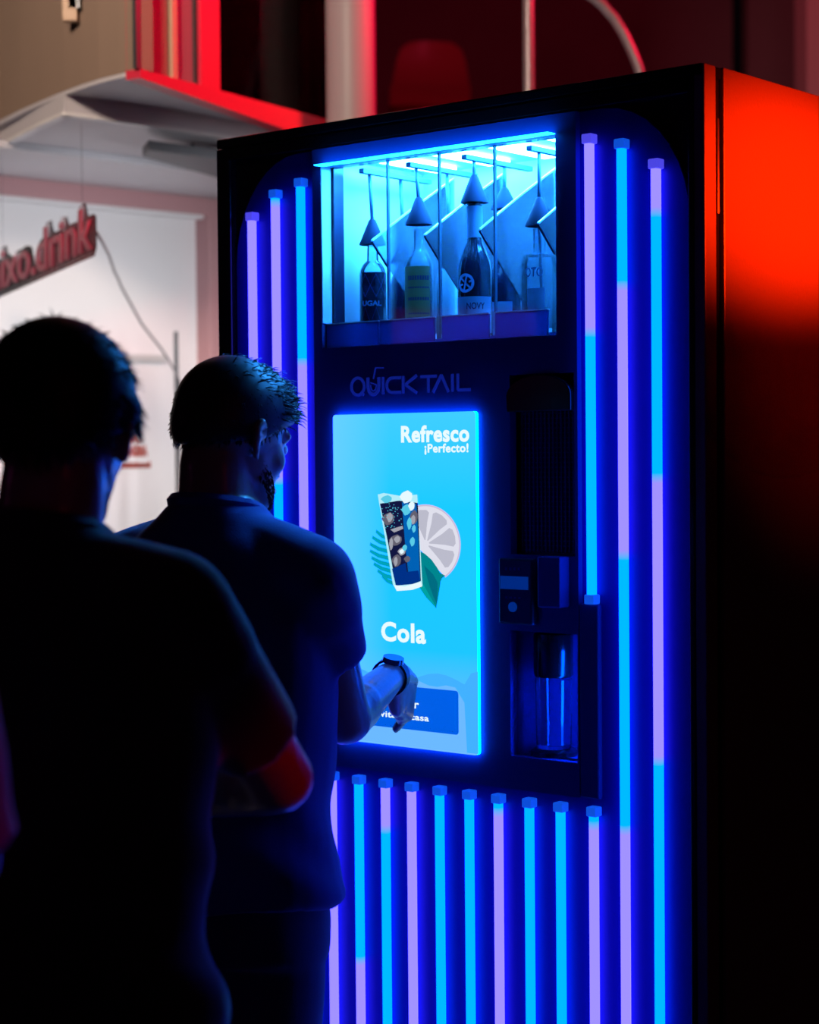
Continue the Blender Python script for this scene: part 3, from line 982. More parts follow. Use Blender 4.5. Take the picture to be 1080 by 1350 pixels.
# lane 2: clear bottle with amber label
b = bottle('bottle', 'clear bottle with tall amber label, second from left in the lit window', 1, R1,
           [(0.024, 0), (0.026, 0.004), (0.026, 0.138), (0.024, 0.150), (0.014, 0.166), (0.010, 0.172), (0.010, 0.205)], M['bottle_clear'])
s = sleeve('label', M['amber'], b, 0.0262, 0.012, 0.137, -62, 84)
mb = MB()
for zz, hh in ((0.112, 0.008), (0.097, 0.003), (0.075, 0.006), (0.050, 0.003), (0.042, 0.003)):
    for a in (range(-10, 71, 10)):
        mb.add([wrap(0.0270, math.radians(a), zz), wrap(0.0270, math.radians(a + 8), zz), wrap(0.0270, math.radians(a + 8), zz + hh), wrap(0.0270, math.radians(a), zz + hh)], [(0, 1, 2, 3)])
tag(mb.build('print', M['label_dark'], s), kind='stuff')
# lane 3: tall dark wine-shaped bottle with round emblem and paper label
b = bottle('bottle', 'tall dark sloping-shouldered bottle with round emblem, in the middle of the lit window', 2, R1,
           [(0.029, 0), (0.031, 0.005), (0.031, 0.120), (0.029, 0.136), (0.021, 0.158), (0.0145, 0.172), (0.0125, 0.19), (0.0125, 0.238), (0.0145, 0.24), (0.0145, 0.252), (0.012, 0.254)], M['bottle_dark'])
sleeve('neck_label', M['label_blue'], b, 0.0140, 0.180, 0.236)
s = sleeve('label', M['label_blue'], b, 0.0314, 0.010, 0.074, -40, 100)
put_text('lettering', 'NOVY', M['label_dark'], s, lambda a, b_, c: wrap(0.0323, CA - 0.45 + a / 0.0323, 0.052 + b_), 0.016, 0.0004, fit=0.034)
mb = MB()
for i in range(24):
    a0, a1 = 2 * math.pi * i / 24, 2 * math.pi * (i + 1) / 24
    f = lambda r, a: wrap(0.0322, CA - 0.52 + r * math.cos(a) / 0.032, 0.098 + r * math.sin(a))
    mb.add([f(0.012, a0), f(0.012, a1), f(0.0168, a1), f(0.0168, a0)], [(0, 1, 2, 3)])
for i in range(3):
    a = math.pi * i / 3 + 0.3
    f = lambda r, w: wrap(0.0322, CA - 0.52 + (r * math.cos(a) - w * math.sin(a)) / 0.032, 0.098 + r * math.sin(a) + w * math.cos(a))
    mb.add([f(-0.012, -0.0016), f(0.012, -0.0016), f(0.012, 0.0016), f(-0.012, 0.0016)], [(0, 1, 2, 3)])
mb.build('emblem', M['label_text'], b)
# lane 4: clear square-shouldered bottle with printed letters
b = bottle('bottle', 'clear square-shouldered bottle with raised letters, rightmost in the lit window', 3, R1,
           [(0.030, 0), (0.032, 0.004), (0.032, 0.128), (0.029, 0.138), (0.014, 0.142), (0.012, 0.146), (0.012, 0.185)], M['bottle_clear'])
put_text('lettering', 'OTO', M['label_blue'], b, lambda a, b_, c: wrap(0.0326, CA - 0.85 + a / 0.0326, 0.100 + b_), 0.022, 0.0006, fit=0.034)
sleeve('label', M['label_blue'], b, 0.0324, 0.020, 0.080, -5, 50)
MB().tube([(0.006, 0, 0.005), (0.002, 0, 0.12), (0, 0, 0.19)], 0.003, 8).build('straw', M['hose'], b)
# second row
bk = [(0.024, 0), (0.026, 0.004), (0.026, 0.118), (0.023, 0.132), (0.012, 0.15), (0.011, 0.16)]
bottle('bottle', 'dark bottle in the back row behind the diamond print bottle', 0, R2, bk, M['bottle_dark'])
bottle('bottle', 'clear bottle in the back row behind the amber label bottle', 1, R2, bk, M['bottle_clear'])
b = bottle('bottle', 'dark round-shouldered bottle in the back row behind the round emblem bottle', 2, R2,
           [(0.029, 0), (0.031, 0.004), (0.031, 0.10), (0.026, 0.125), (0.014, 0.155), (0.012, 0.2), (0.012, 0.24)], M['bottle_dark'])
sleeve('label', M['label_blue'], b, 0.0314, 0.01, 0.07, -60, 60)
bottle('bottle', 'clear bottle in the back row behind the raised letter bottle', 3, R2, [(0.026, 0), (0.028, 0.004), (0.028, 0.13), (0.02, 0.15), (0.012, 0.16), (0.011, 0.2)], M['bottle_clear'])

# ---- logo above the screen (stroked letters)
def lu(px):
    return 0.3400 + (px - 461.5) * (0.2765 / 158.5)


LZ0, LZ1 = 1.7105, 1.7415
lw = 0.0052


def strokes(polys, w=lw, y=FY - 0.0015):
    mb = MB()
    for pl in polys:
        for (a, b), (c, d) in zip(pl[:-1], pl[1:]):
            L = math.hypot(c - a, d - b) or 1
            nx, nz = -(d - b) / L * w / 2, (c - a) / L * w / 2
            mb.hexa([(a + nx, y, b + nz), (a - nx, y, b - nz), (c - nx, y, d - nz), (c + nx, y, d + nz)],
                    [(a + nx, FY, b + nz), (a - nx, FY, b - nz), (c - nx, FY, d - nz), (c + nx, FY, d + nz)])
    return mb


def arc(cx, cz, rx, rz, a0, a1, n=14):
    return [(cx + rx * math.cos(math.radians(a0 + (a1 - a0) * i / n)), cz + rz * math.sin(math.radians(a0 + (a1 - a0) * i / n))) for i in range(n + 1)]


zm = (LZ0 + LZ1) / 2
hz = (LZ1 - LZ0) / 2
logo = strokes([arc(lu(471.5), zm, 0.0155, hz, -60, 300, 22) + [(lu(480), LZ0)]]).build('logo_letter', M['logo'], mac)
strokes([[(lu(485.5), LZ1), (lu(485.5), zm)] + arc(lu(493), zm, lu(493) - lu(485.5), hz, 180, 360, 12) + [(lu(500.5), LZ1)]], 0.0062).build('logo_letter', M['logo'], mac)
strokes([arc(lu(493), zm + 0.002, 0.007, hz * 0.72, 180, 360, 10) + [(lu(493) - 0.007, zm + 0.006)], [(lu(493), LZ1 - 0.003), (lu(496), LZ1 + 0.017), (lu(507), LZ1 + 0.016)]], 0.0022).build('logo_straw', M['logo'], mac)
strokes([[(lu(506), LZ0), (lu(506), LZ1)]]).build('logo_letter', M['logo'], mac)
strokes([[(lu(530), LZ1 - lw / 2), (lu(519), LZ1 - lw / 2)] + arc(lu(518), zm, lu(518) - lu(511), hz - lw / 2, 90, 270, 10) + [(lu(530), LZ0 + lw / 2)]]).build('logo_letter', M['logo'], mac)
strokes([[(lu(533), LZ0), (lu(533), LZ1)], [(lu(551), LZ1), (lu(536), zm), (lu(551), LZ0)]]).build('logo_letter', M['logo'], mac)
strokes([[(lu(556), LZ1 - lw / 2), (lu(577), LZ1 - lw / 2)], [(lu(566), LZ1), (lu(566), LZ0)]]).build('logo_letter', M['logo'], mac)
strokes([[(lu(572), LZ0), (lu(583), LZ1 - 0.001), (lu(592), LZ0)]]).build('logo_letter', M['logo'], mac)
strokes([[(lu(597), LZ0), (lu(597), LZ1)]]).build('logo_letter', M['logo'], mac)
strokes([[(lu(604), LZ1), (lu(604), LZ0 + lw / 2), (lu(620), LZ0 + lw / 2)]]).build('logo_letter', M['logo'], mac)

# ---- touch screen
SX0, SX1, SZ0, SZ1 = 0.3045, 0.6325, 1.0802, 1.6752
SY = FY - 0.010
scr = MB().prism(rrect(SX0, SX1, SZ0, SZ1, 0.006), XZ, SY, SY + 0.002).build('touch_screen', M['screen'], mac)
ring = MB()
o_, i_ = rrect(SX0, SX1, SZ0, SZ1, 0.006), rrect(SX0 + 0.002, SX1 - 0.002, SZ0 + 0.002, SZ1 - 0.002, 0.005)
n_ = len(o_)
for k in range(n_):
    j = (k + 1) % n_
    ring.hexa([(o_[k][0], SY + 0.0021, o_[k][1]), (o_[j][0], SY + 0.0021, o_[j][1]), (i_[j][0], SY + 0.0021, i_[j][1]), (i_[k][0], SY + 0.0021, i_[k][1])],
              [(o_[k][0], FY, o_[k][1]), (o_[j][0], FY, o_[j][1]), (i_[j][0], FY, i_[j][1]), (i_[k][0], FY, i_[k][1])])
ring.build('halo_rim', M['screen_halo'], scr)  # glowing rim added to throw a halo round the screen
LAY = [0]


def flat(name, polys, m):
    """flat picture elements on the display, each layer a hair in front of the one before"""
    LAY[0] += 1
    y = SY - 0.00012 * LAY[0]
    mb = MB()
    for pl in (polys if isinstance(polys[0][0], (list, tuple)) else [polys]):
        mb.add([(a, y, b) for a, b in pl], [tuple(range(len(pl)))])
    o = mb.build(name, m, scr, fix=False)
    if isinstance(polys[0][0], (list, tuple)):
        o['kind'] = 'stuff'
    return o


def stext(name, body, m, x0, x1, z0, size, bold):
    LAY[0] += 1
    y = SY - 0.00012 * LAY[0]
    return put_text(name, body, m, scr, lambda a, b, c: (x0 + a, y, z0 + b), size, bold, spacing=1.07, fit=x1 - x0)


# pixel -> front-plane coordinates of the display (solved from the machine's position)
def spt(px, py):
    w = at(px, py, 1.0) - EYE
    o = ORG + VD * SY
    t = ((o.x - EYE.x) * VD.x + (o.y - EYE.y) * VD.y) / (w.x * VD.x + w.y * VD.y)
    p = EYE + w * t - ORG
    return (p.x * UD.x + p.y * UD.y, EYE.z + (w * t).z)


def sp(l):
    return [spt(*q) for q in l]


# pale waves along the bottom
flat('wave', [(SX0 + .001, 1.19)] + [(SX0 + 0.001 + 0.02 * i, 1.205 + 0.012 * math.sin(i * 0.62 + 0.4)) for i in range(1, 16)] + [(0.620, 1.222), (0.6350, 1.226), (0.6350, 1.083), (SX0 + .001, 1.083)], M['px_wave'])
flat('wave', [(SX0 + .001, 1.20)] + [(SX0 + 0.02 * i, 1.203 + 0.010 * math.sin(i * 0.75 + 2.2)) for i in range(1, 14)] + [(0.585, 1.195), (0.605, 1.170), (0.610, 1.083), (SX0 + .001, 1.083)], M['px_wave2'])
stext('title', 'Refresco', M['px_white'], spt(529, 582)[0], spt(619, 580)[0], 1.6245, 0.0390, 0.0015)
stext('subtitle', '¡Perfecto!', M['px_white'], spt(560, 597)[0], spt(618, 596)[0], 1.6055, 0.0205, 0.0007)
stext('drink_name', 'Cola', M['px_white'], spt(503, 848)[0], spt(562, 846)[0], 1.2690, 0.0465, 0.0016)
# order button
flat('button', rrect(spt(470, 940)[0], spt(605, 940)[0], spt(605, 969)[1], spt(605, 911)[1], 0.006), M['px_button'])
stext('button_text', 'Probar', M['px_white'], spt(505, 935)[0], spt(553, 935)[0], spt(553, 934)[1], 0.0200, 0.0005)
stext('button_text', 'invita la casa', M['px_white'], spt(492, 950)[0], spt(566, 950)[0], spt(566, 951)[1], 0.0152, 0.0004)
# lemon half
c0 = spt(562, 717)
rx, rz_ = spt(608, 716)[0] - c0[0], spt(569, 665)[1] - c0[1]
disc = lambda k, a0=-56, a1=150, n=40: [(c0[0] + rx * k * math.cos(math.radians(a0 + (a1 - a0) * i / n)), c0[1] + rz_ * k * math.sin(math.radians(a0 + (a1 - a0) * i / n))) for i in range(n + 1)]
flat('lemon', disc(1.0), M['px_rind'])
flat('lemon', disc(0.955), M['px_pith'])
segs = []
for a in (100, 57, 14, -29):
    g = []
    for r, d in ((0.10, 8), (0.55, 15), (0.80, 17.5), (0.86, 12), (0.87, 0), (0.86, -12), (0.80, -17.5), (0.55, -15), (0.10, -8)):
        g.append((c0[0] + rx * r * math.cos(math.radians(a + d)), c0[1] + rz_ * r * math.sin(math.radians(a + d))))
    segs.append(g)
flat('lemon_segments', segs, M['px_pulp'])
# leaves
fr = []
for i, (x, y, L) in enumerate(((497, 705, 16), (492, 713, 21), (489, 722, 24), (489, 731, 25), (491, 740, 25), (494, 748, 23), (499, 757, 20), (505, 764, 14))):
    fr.append(sp([(x, y - 7), (x + L * 0.5, y - 1), (x + L, y + 2), (x + L, y + 8), (x + L * 0.4, y + 4), (x - 1, y - 3)]))
flat('palm_leaf', fr, M['px_frond'])
flat('leaf', sp([(554, 726), (561, 730), (570, 738), (577, 748), (581, 755), (588, 759), (584, 762), (582, 766), (580, 780), (576, 802), (564, 788), (552, 768)]), M['px_leaf'])
flat('leaf', sp([(553, 764), (560, 772), (574, 797), (576, 802), (562, 787), (552, 772)]), M['px_leaf_light'])
flat('leaf', sp([(560, 745), (572, 757), (578, 768), (577, 796), (572, 786), (566, 768)]), M['px_leaf_dark'])
# glass of cola
flat('glass', sp([(499, 652), (507, 650), (530, 654), (551, 652), (555, 720), (558, 772), (545, 777), (524, 779), (519, 770), (508, 705)]), M['px_glass'])
flat('cola', sp([(502, 664), (527, 660), (552, 663), (554, 715), (556, 766), (545, 770), (523, 772), (512, 712)]), M['px_cola'])
flat('cola', sp([(531, 662), (550, 664), (553, 715), (555, 766), (541, 770), (535, 715)]), M['px_cola_blue'])
flat('cola', sp([(518, 750), (536, 742), (540, 770), (523, 772)]), M['px_cola_mid'])
flat('cola', sp([(520, 756), (553, 752), (555, 766), (545, 770), (523, 772)]), M['px_cola_mid'])
blob = lambda x, y, a, b, n=10, ph=0.0: sp([(x + a * math.cos(2 * math.pi * i / n + ph) * (1 + 0.18 * math.sin(3 * i)), y + b * math.sin(2 * math.pi * i / n + ph) * (1 + 0.15 * math.cos(2.3 * i))) for i in range(n)])
flat('ice_cubes', [blob(513, 684, 8, 8), blob(523, 712, 8, 7), blob(524, 739, 6, 8), blob(547, 682, 5, 9), blob(538, 737, 4, 4)], M['px_ice_dim'])
flat('ice_cubes', [blob(515, 682, 4, 6), blob(525, 711, 4, 4.5), blob(531, 727, 5, 5), blob(517, 717, 2.5, 8), blob(523, 740, 2.5, 6), blob(546, 685, 3, 6), sp([(516, 698), (532, 693), (533, 697), (521, 702)])], M['px_ice'])
flat('ice_cubes', [blob(545, 714, 3.2, 6), blob(537, 672, 6, 7), blob(547, 697, 2.5, 5), blob(535, 722, 3, 4), blob(511, 658, 7, 5), blob(541, 690, 3, 8)], M['px_ice_cyan'])
flat('ice_cubes', [blob(537, 655, 8, 8), blob(544, 667, 4, 6), blob(531, 727, 3, 3)], M['px_white'])
flat('glass_foot', sp([(521, 771), (535, 773), (556, 767), (558, 773), (545, 777.5), (525, 779)]), M['px_white'])
mb_bub = [blob(505 + rng.random() * 26, 664 + rng.random() * 34, 0.7, 0.7, 5) for _ in range(46)]
flat('bubbles', mb_bub, M['px_ice_cyan'])

# ---- dispenser: grille, card reader, niche
MB().box(GRILL[0], GRILL[1], 0.028, 0.032, GRILL[2], GRILL[3]).build('grille_plate', M['dark_plastic'], mac)
mb = MB()
for i in range(16):
    x = GRILL[0] + 0.006 + i * 0.0082
    mb.box(x, x + 0.0018, 0.024, 0.028, GRILL[2] + 0.004, GRILL[3] - 0.004)
for i in range(36):
    z = GRILL[2] + 0.006 + i * 0.0083
    mb.box(GRILL[0] + 0.004, GRILL[1] - 0.004, 0.0255, 0.0275, z, z + 0.0016)
mb.build('grille', M['fascia'], mac)
MB().prism([(0.700, 1.672), (0.700, 1.700)] + arc(0.766, 1.700, 0.066, 0.034, 180, 0, 16) + [(0.832, 1.672)], XZ, FY - 0.010, FY + 0.03).build('hood', M['black_gloss'], mac, bevel=0.002)
rd = MB().box(0.684, 0.756, FY - 0.016, FY, 1.312, 1.424).build('card_reader', M['dark_plastic'], mac, bevel=0.004)
MB().box(0.690, 0.748, FY - 0.0175, FY - 0.016, 1.372, 1.394).build('reader_display', M['display_bar'], rd)
MB().prism(arc(0.716, 1.342, 0.0085, 0.0085, 0, 360, 18)[:-1], XZ, FY - 0.019, FY - 0.016).build('button', M['display_bar'], rd)
mb = MB()
for i in range(4):
    mb.box(0.700 + i * 0.009, 0.705 + i * 0.009, FY - 0.017, FY - 0.016, 1.404, 1.409)
    mb.box(0.700 + i * 0.009, 0.705 + i * 0.009, FY - 0.017, FY - 0.016, 1.356, 1.359)
mb.build('keypad', M['fascia'], rd)
sb = MB().box(0.776, 0.822, FY - 0.030, FY, 1.345, 1.430).build('sensor_box', M['fascia'], mac, bevel=0.003)
# niche
nd = 0.15
nx0, nx1, nz0, nz1 = NICHE
MB().box(nx0 - 0.004, nx0, FY + 0.018, nd, nz0, nz1).box(nx1, nx1 + 0.004, 0.026, nd, nz0, nz1).box(nx0, nx1, nd, nd + 0.004, nz0, nz1).box(nx0, nx1, 0.026, nd, nz0 - 0.004, nz0).box(nx0, nx1, 0.026, nd, nz1, nz1 + 0.004).build('niche', M['fascia'], mac)
MB().box(nx1 - 0.004, nx1 - 0.0005, 0.03, 0.05, nz0 + 0.02, nz1 - 0.05).build('niche_led', M['niche_led'], mac)
CU, CV = 0.752, 0.050
MB().lathe([(0.018, nz1 - 0.002), (0.034, nz1 - 0.006), (0.034, 1.224), (0.031, 1.220), (0.012, 1.222)], 28, (CU, CV, 0)).build('nozzle_sleeve', M['black_gloss'], mac, smooth='auto')
MB().lathe([(0.040, nz0), (0.040, nz0 + 0.008), (0.034, nz0 + 0.012), (0.0, nz0 + 0.012)], 28, (CU, CV, 0)).build('drip_tray', M['black_gloss'], mac, smooth='auto')
g = thing('drinking_glass', 'clear straight drinking glass waiting in the dispenser niche', 'glass', mac_m @ Vector((CU, CV, nz0 + 0.0122)), -YAW)
MB().lathe([(0.0, 0.0), (0.028, 0.0), (0.0305, 0.003), (0.032, 0.119), (0.0305, 0.119), (0.029, 0.008), (0.0, 0.006)], 32, caps=False).build('wall', M['glass'], g, smooth='auto')
# ================================================================== PEOPLE
def remeshed(mb, name, m, parent, voxel, smooth_it=6, fac=0.5, disp=None):
    """one continuous surface grown from overlapping shapes"""
    me0 = mb.mesh('raw')
    o = bpy.data.objects.new('raw', me0)
    COL.objects.link(o)
    r = o.modifiers.new('r', 'REMESH')
    r.mode = 'VOXEL'
    r.voxel_size = voxel
    if smooth_it:
        s = o.modifiers.new('s', 'SMOOTH')
        s.factor = fac
        s.iterations = smooth_it
    dg = bpy.context.evaluated_depsgraph_get()
    me = bpy.data.meshes.new_from_object(o.evaluated_get(dg))
    bpy.data.objects.remove(o)
    bpy.data.meshes.remove(me0)
    n = len(me.vertices)
    if disp:
        co = np.empty(n * 3, dtype=np.float32); me.vertices.foreach_get('co', co); co = co.reshape(-1, 3)
        no = np.empty(n * 3, dtype=np.float32); me.vertices.foreach_get('normal', no); no = no.reshape(-1, 3)
        co = co + no * disp(co)[:, None]
        me.vertices.foreach_set('co', co.astype(np.float32).ravel())
    me.polygons.foreach_set('use_smooth', [True] * len(me.polygons))
    me.materials.clear()
    for x in (m if isinstance(m, (list, tuple)) else [m]):
        me.materials.append(x)
    me.name = name
    ob = bpy.data.objects.new(name, me)
    COL.objects.link(ob)
    ob.parent = parent
    return ob


def folds(amp, seed, zlo=None, zhi=None):
    """soft cloth folds: warped diagonal waves, strongest round the waist"""
    r = np.random.default_rng(seed)
    ph = r.random(8) * 6.28

    def f(c):
        x, y, z = c[:, 0], c[:, 1], c[:, 2]
        w = 0.06 * np.sin(9 * z + ph[0]) + 0.04 * np.sin(13 * x + 7 * y + ph[1])
        a = np.sin(38 * (z * 0.8 + x * 0.7 + w) + ph[2])
        b = np.sin(29 * (z * 0.6 - x * 0.8 + y * 0.5 + w) + ph[3])
        d = np.sin(55 * (z + 0.5 * y + w) + ph[4])
        m = 0.35 + 0.65 * np.clip((1.28 - z) / 0.3, 0, 1)
        return amp * m * (0.55 * a + 0.45 * b + 0.25 * d)
    return f


def ering(c, rx, ry, n=28, p=2.3):
    out = []
    for k in range(n):
        a = 2 * math.pi * k / n
        ca, sa = math.cos(a), math.sin(a)
        q = (abs(ca) ** p + abs(sa) ** p) ** (-1 / p)
        out.append((c[0] + rx * ca * q, c[1] + ry * sa * q, c[2]))
    return out


TORSO = [(0.84, 0.0, 0.150, 0.105), (0.90, -0.005, 0.172, 0.122), (0.98, -0.005, 0.165, 0.120), (1.07, 0.005, 0.150, 0.108), (1.18, 0.005, 0.160, 0.112),
         (1.28, 0.0, 0.176, 0.120), (1.36, -0.008, 0.180, 0.115), (1.42, -0.015, 0.160, 0.100), (1.475, -0.018, 0.112, 0.082), (1.535, -0.018, 0.062, 0.062)]


def hand(mb, wrist, knuckle, palm_n, tips, thumb, s=1.0):
    """palm from wrist to knuckles plus five bent fingers; tips: four (mid, tip) pairs from index to little, thumb: (base, mid, tip)"""
    W, K, N = Vector(wrist), Vector(knuckle), Vector(palm_n).normalized()
    ax = (K - W).normalized()
    side = ax.cross(N).normalized()
    for i, (mid, tip) in enumerate(tips):
        kpt = K + side * (0.027 - 0.018 * i) * s - ax * (0.004 * abs(i - 1)) * s
        mb.capsule(W + side * (0.012 - 0.008 * i) * s + ax * 0.008, kpt, 0.0155 * s, 0.0115 * s, 12, 3)
        r = (0.0092, 0.0096, 0.0090, 0.0078)[i] * s
        mb.capsule(kpt, mid, r * 1.08, r, 12, 3)
        mb.capsule(mid, tip, r, r * 0.8, 12, 3)
    b, m_, t = thumb
    mb.capsule(b, m_, 0.0135 * s, 0.0110 * s, 12, 3)
    mb.capsule(m_, t, 0.0108 * s, 0.0090 * s, 12, 3)


def relaxed_hand(mb, wrist, direction, inward, s=1.0):
    """loosely curled hand hanging from a wrist"""
    W, d, n = Vector(wrist), Vector(direction).normalized(), Vector(inward).normalized()
    n = (n - d * n.dot(d)).normalized()
    side = d.cross(n).normalized()
    K = W + d * 0.085 * s
    tips = []
    for i in range(4):
        L = (0.043, 0.048, 0.045, 0.034)[i] * s
        k = K + side * (0.027 - 0.018 * i) * s
        mid = k + (d * 0.92 + n * 0.38).normalized() * L
        tips.append((mid, mid + (d * 0.55 + n * 0.83).normalized() * L * 0.95))
    b = W + d * 0.02 * s + side * 0.022 * s
    m_ = b + (d * 0.7 + side * 0.55 + n * 0.45).normalized() * 0.042 * s
    hand(mb, W, K, n, tips, (b, m_, m_ + (d * 0.9 + n * 0.4).normalized() * 0.03 * s), s)


class Head:
    """frame of a head: local x right, y forward, z up, origin at the head's centre"""
    def __init__(self, centre, yaw, pitch, roll=0.0):
        self.c = Vector(centre)
        self.r = Euler((0, 0, -yaw)).to_matrix() @ Euler((-pitch, 0, 0)).to_matrix() @ Euler((0, roll, 0)).to_matrix()

    def __call__(self, x, y, z):
        return self.c + self.r @ Vector((x, y, z))


def head_shapes(mb, h):
    e = lambda c, r: mb.ellipsoid(h(*c), r, h.r, 22, 14)
    e((0, -0.010, 0.025), (0.076, 0.096, 0.088))
    e((0, 0.020, -0.030), (0.062, 0.075, 0.080))
    e((0, 0.045, -0.075), (0.048, 0.050, 0.045))
    e((0, 0.034, -0.006), (0.062, 0.058, 0.052))
    e((0, 0.075, -0.100), (0.024, 0.020, 0.020))          # chin
    mb.capsule(h(0, 0.085, 0.014), h(0, 0.104, -0.028), 0.008, 0.0115)   # nose
    for s in (-1, 1):
        mb.capsule(h(s * 0.010, 0.100, -0.033), h(s * 0.013, 0.092, -0.036), 0.008, 0.008)
        mb.capsule(h(s * 0.014, 0.084, 0.022), h(s * 0.050, 0.066, 0.022), 0.011, 0.010)    # brow
        e((s * 0.040, 0.056, -0.022), (0.023, 0.022, 0.026))     # cheek
        # ear: rim, lobe, root
        for (a, b, r) in (((0.075, -0.004, 0.012), (0.083, -0.020, 0.020), 0.0058), ((0.083, -0.020, 0.020), (0.086, -0.030, 0.004), 0.0056),
                          ((0.086, -0.030, 0.004), (0.081, -0.022, -0.022), 0.0056), ((0.081, -0.022, -0.022), (0.074, -0.010, -0.034), 0.0068),
                          ((0.074, -0.006, 0.0), (0.080, -0.018, -0.006), 0.0075)):
            mb.capsule(h(s * a[0], a[1], a[2]), h(s * b[0], b[1], b[2]), r, r, 10, 3)
    mb.capsule(h(-0.020, 0.092, -0.060), h(0.020, 0.092, -0.060), 0.0065, 0.0065)   # upper lip
    mb.capsule(h(-0.016, 0.091, -0.072), h(0.016, 0.091, -0.072), 0.0070, 0.0070)   # lower lip


def eyes(h, parent):
    for s in (-1, 1):
        o = MB().ellipsoid(h(s * 0.031, 0.0775, 0.004), (0.0122, 0.0122, 0.0122), h.r, 16, 10).build('eye', M['eye_white'], parent, smooth=True)
        MB().ellipsoid(h(s * 0.031, 0.0870, 0.004), (0.0055, 0.0032, 0.0055), h.r, 12, 8).build('iris', M['hair'], o, smooth=True)


def hair_cap(h, parent, m, line, thick, strands, length, seed, extra=()):
    """scalp shell that ends at a hairline, with strands that rough up its outline. line(y) -> lowest z/r with hair, thick(n) -> depth"""
    R = (0.076, 0.096, 0.088)
    c0 = Vector((0, -0.010, 0.025))
    mb = MB()
    nu, nv = 48, 36
    rings = []
    for i in range(nv + 1):
        an = -math.pi / 2 * 0.995 + math.pi * 0.995 * i / nv
        ring = []
        for k in range(nu):
            b = 2 * math.pi * k / nu
            n = Vector((math.cos(an) * math.cos(b), math.cos(an) * math.sin(b), math.sin(an)))
            lim = line(n.y, abs(n.x))
            w = min(1.0, max(0.0, (n.z - lim) / 0.14 + 0.5))
            t = thick(n) * w - 0.012 * (1 - w)
            p = Vector((n.x * R[0], n.y * R[1], n.z * R[2])) + c0
            if n.z < 0:   # the head narrows to the neck below the crown
                p.y += 0.012 * n.z * (1 if n.y < 0 else -0.5)
            ring.append(h(*(p + n * t)))
        rings.append(ring)
    mb.loft(rings)
    o = mb.build('hair', m, parent, smooth=True)
    r = np.random.default_rng(seed)
    sb = MB()
    cnt = 0
    while cnt < strands:
        v = r.normal(size=3); v /= np.linalg.norm(v)
        n = Vector(v)
        if n.z < line(n.y, abs(n.x)) + 0.02:
            continue
        cnt += 1
        p = Vector((n.x * R[0], n.y * R[1], n.z * R[2])) + c0 + n * (thick(n) - 0.003)
        if n.z < 0:
            p.y += 0.012 * n.z * (1 if n.y < 0 else -0.5)
        L, d = length(n, r)
        d = (Vector(d) + Vector(r.normal(size=3)) * 0.22).normalized()
        q = p + d * L
        q2 = q + (d + Vector((0, 0, -0.35))).normalized() * L * 0.6
        s = d.cross(n)
        s = s.normalized() * 0.0016 if s.length > 1e-4 else Vector((0.0016, 0, 0))
        u = n * 0.0012
        A = [h(*(p - s - u)), h(*(p + s - u)), h(*(p + u))]
        B = [h(*(q - s * .7)), h(*(q + s * .7)), h(*(q + u * .7))]
        T = h(*q2)
        sb.add(A + B + [T], [(0, 1, 4, 3), (1, 2, 5, 4), (2, 0, 3, 5), (3, 4, 6), (4, 5, 6), (5, 3, 6), (2, 1, 0)])
    for (p, q, q2, w) in extra:
        sb.capsule(h(*p), h(*q), w, w * 0.8, 8, 2)
        sb.capsule(h(*q), h(*q2), w * 0.8, w * 0.25, 8, 2)
    so = sb.build('strands', m, o, smooth=True, fix=False)
    so['kind'] = 'stuff'
    return o


def legs(mb, skin_mb, sx=1.0):
    for s in (-1, 1):
        mb.capsule((s * 0.088, 0.0, 0.90), (s * 0.100, 0.012, 0.49), 0.088 * sx, 0.060 * sx, 18)
        mb.capsule((s * 0.100, 0.012, 0.49), (s * 0.105, -0.012, 0.13), 0.060 * sx, 0.052 * sx, 18)
        skin_mb.capsule((s * 0.088, 0.0, 0.90), (s * 0.100, 0.010, 0.49), 0.078, 0.052, 16)
        skin_mb.capsule((s * 0.100, 0.010, 0.49), (s * 0.105, -0.012, 0.09), 0.052, 0.038, 16)
        skin_mb.capsule((s * 0.105, -0.03, 0.045), (s * 0.112, 0.15, 0.035), 0.036, 0.028, 14)


def shoes(parent):
    for s in (-1, 1):
        mb = MB()
        mb.loft([ering((s * 0.108, 0.045, 0.0), 0.048, 0.140, 24), ering((s * 0.108, 0.045, 0.025), 0.050, 0.142, 24),
                 ering((s * 0.108, 0.040, 0.055), 0.046, 0.128, 24), ering((s * 0.107, 0.000, 0.085), 0.044, 0.080, 24), ering((s * 0.106, -0.015, 0.11), 0.042, 0.052, 24)])
        mb.build('shoe', M['shoe'], parent, smooth='auto')


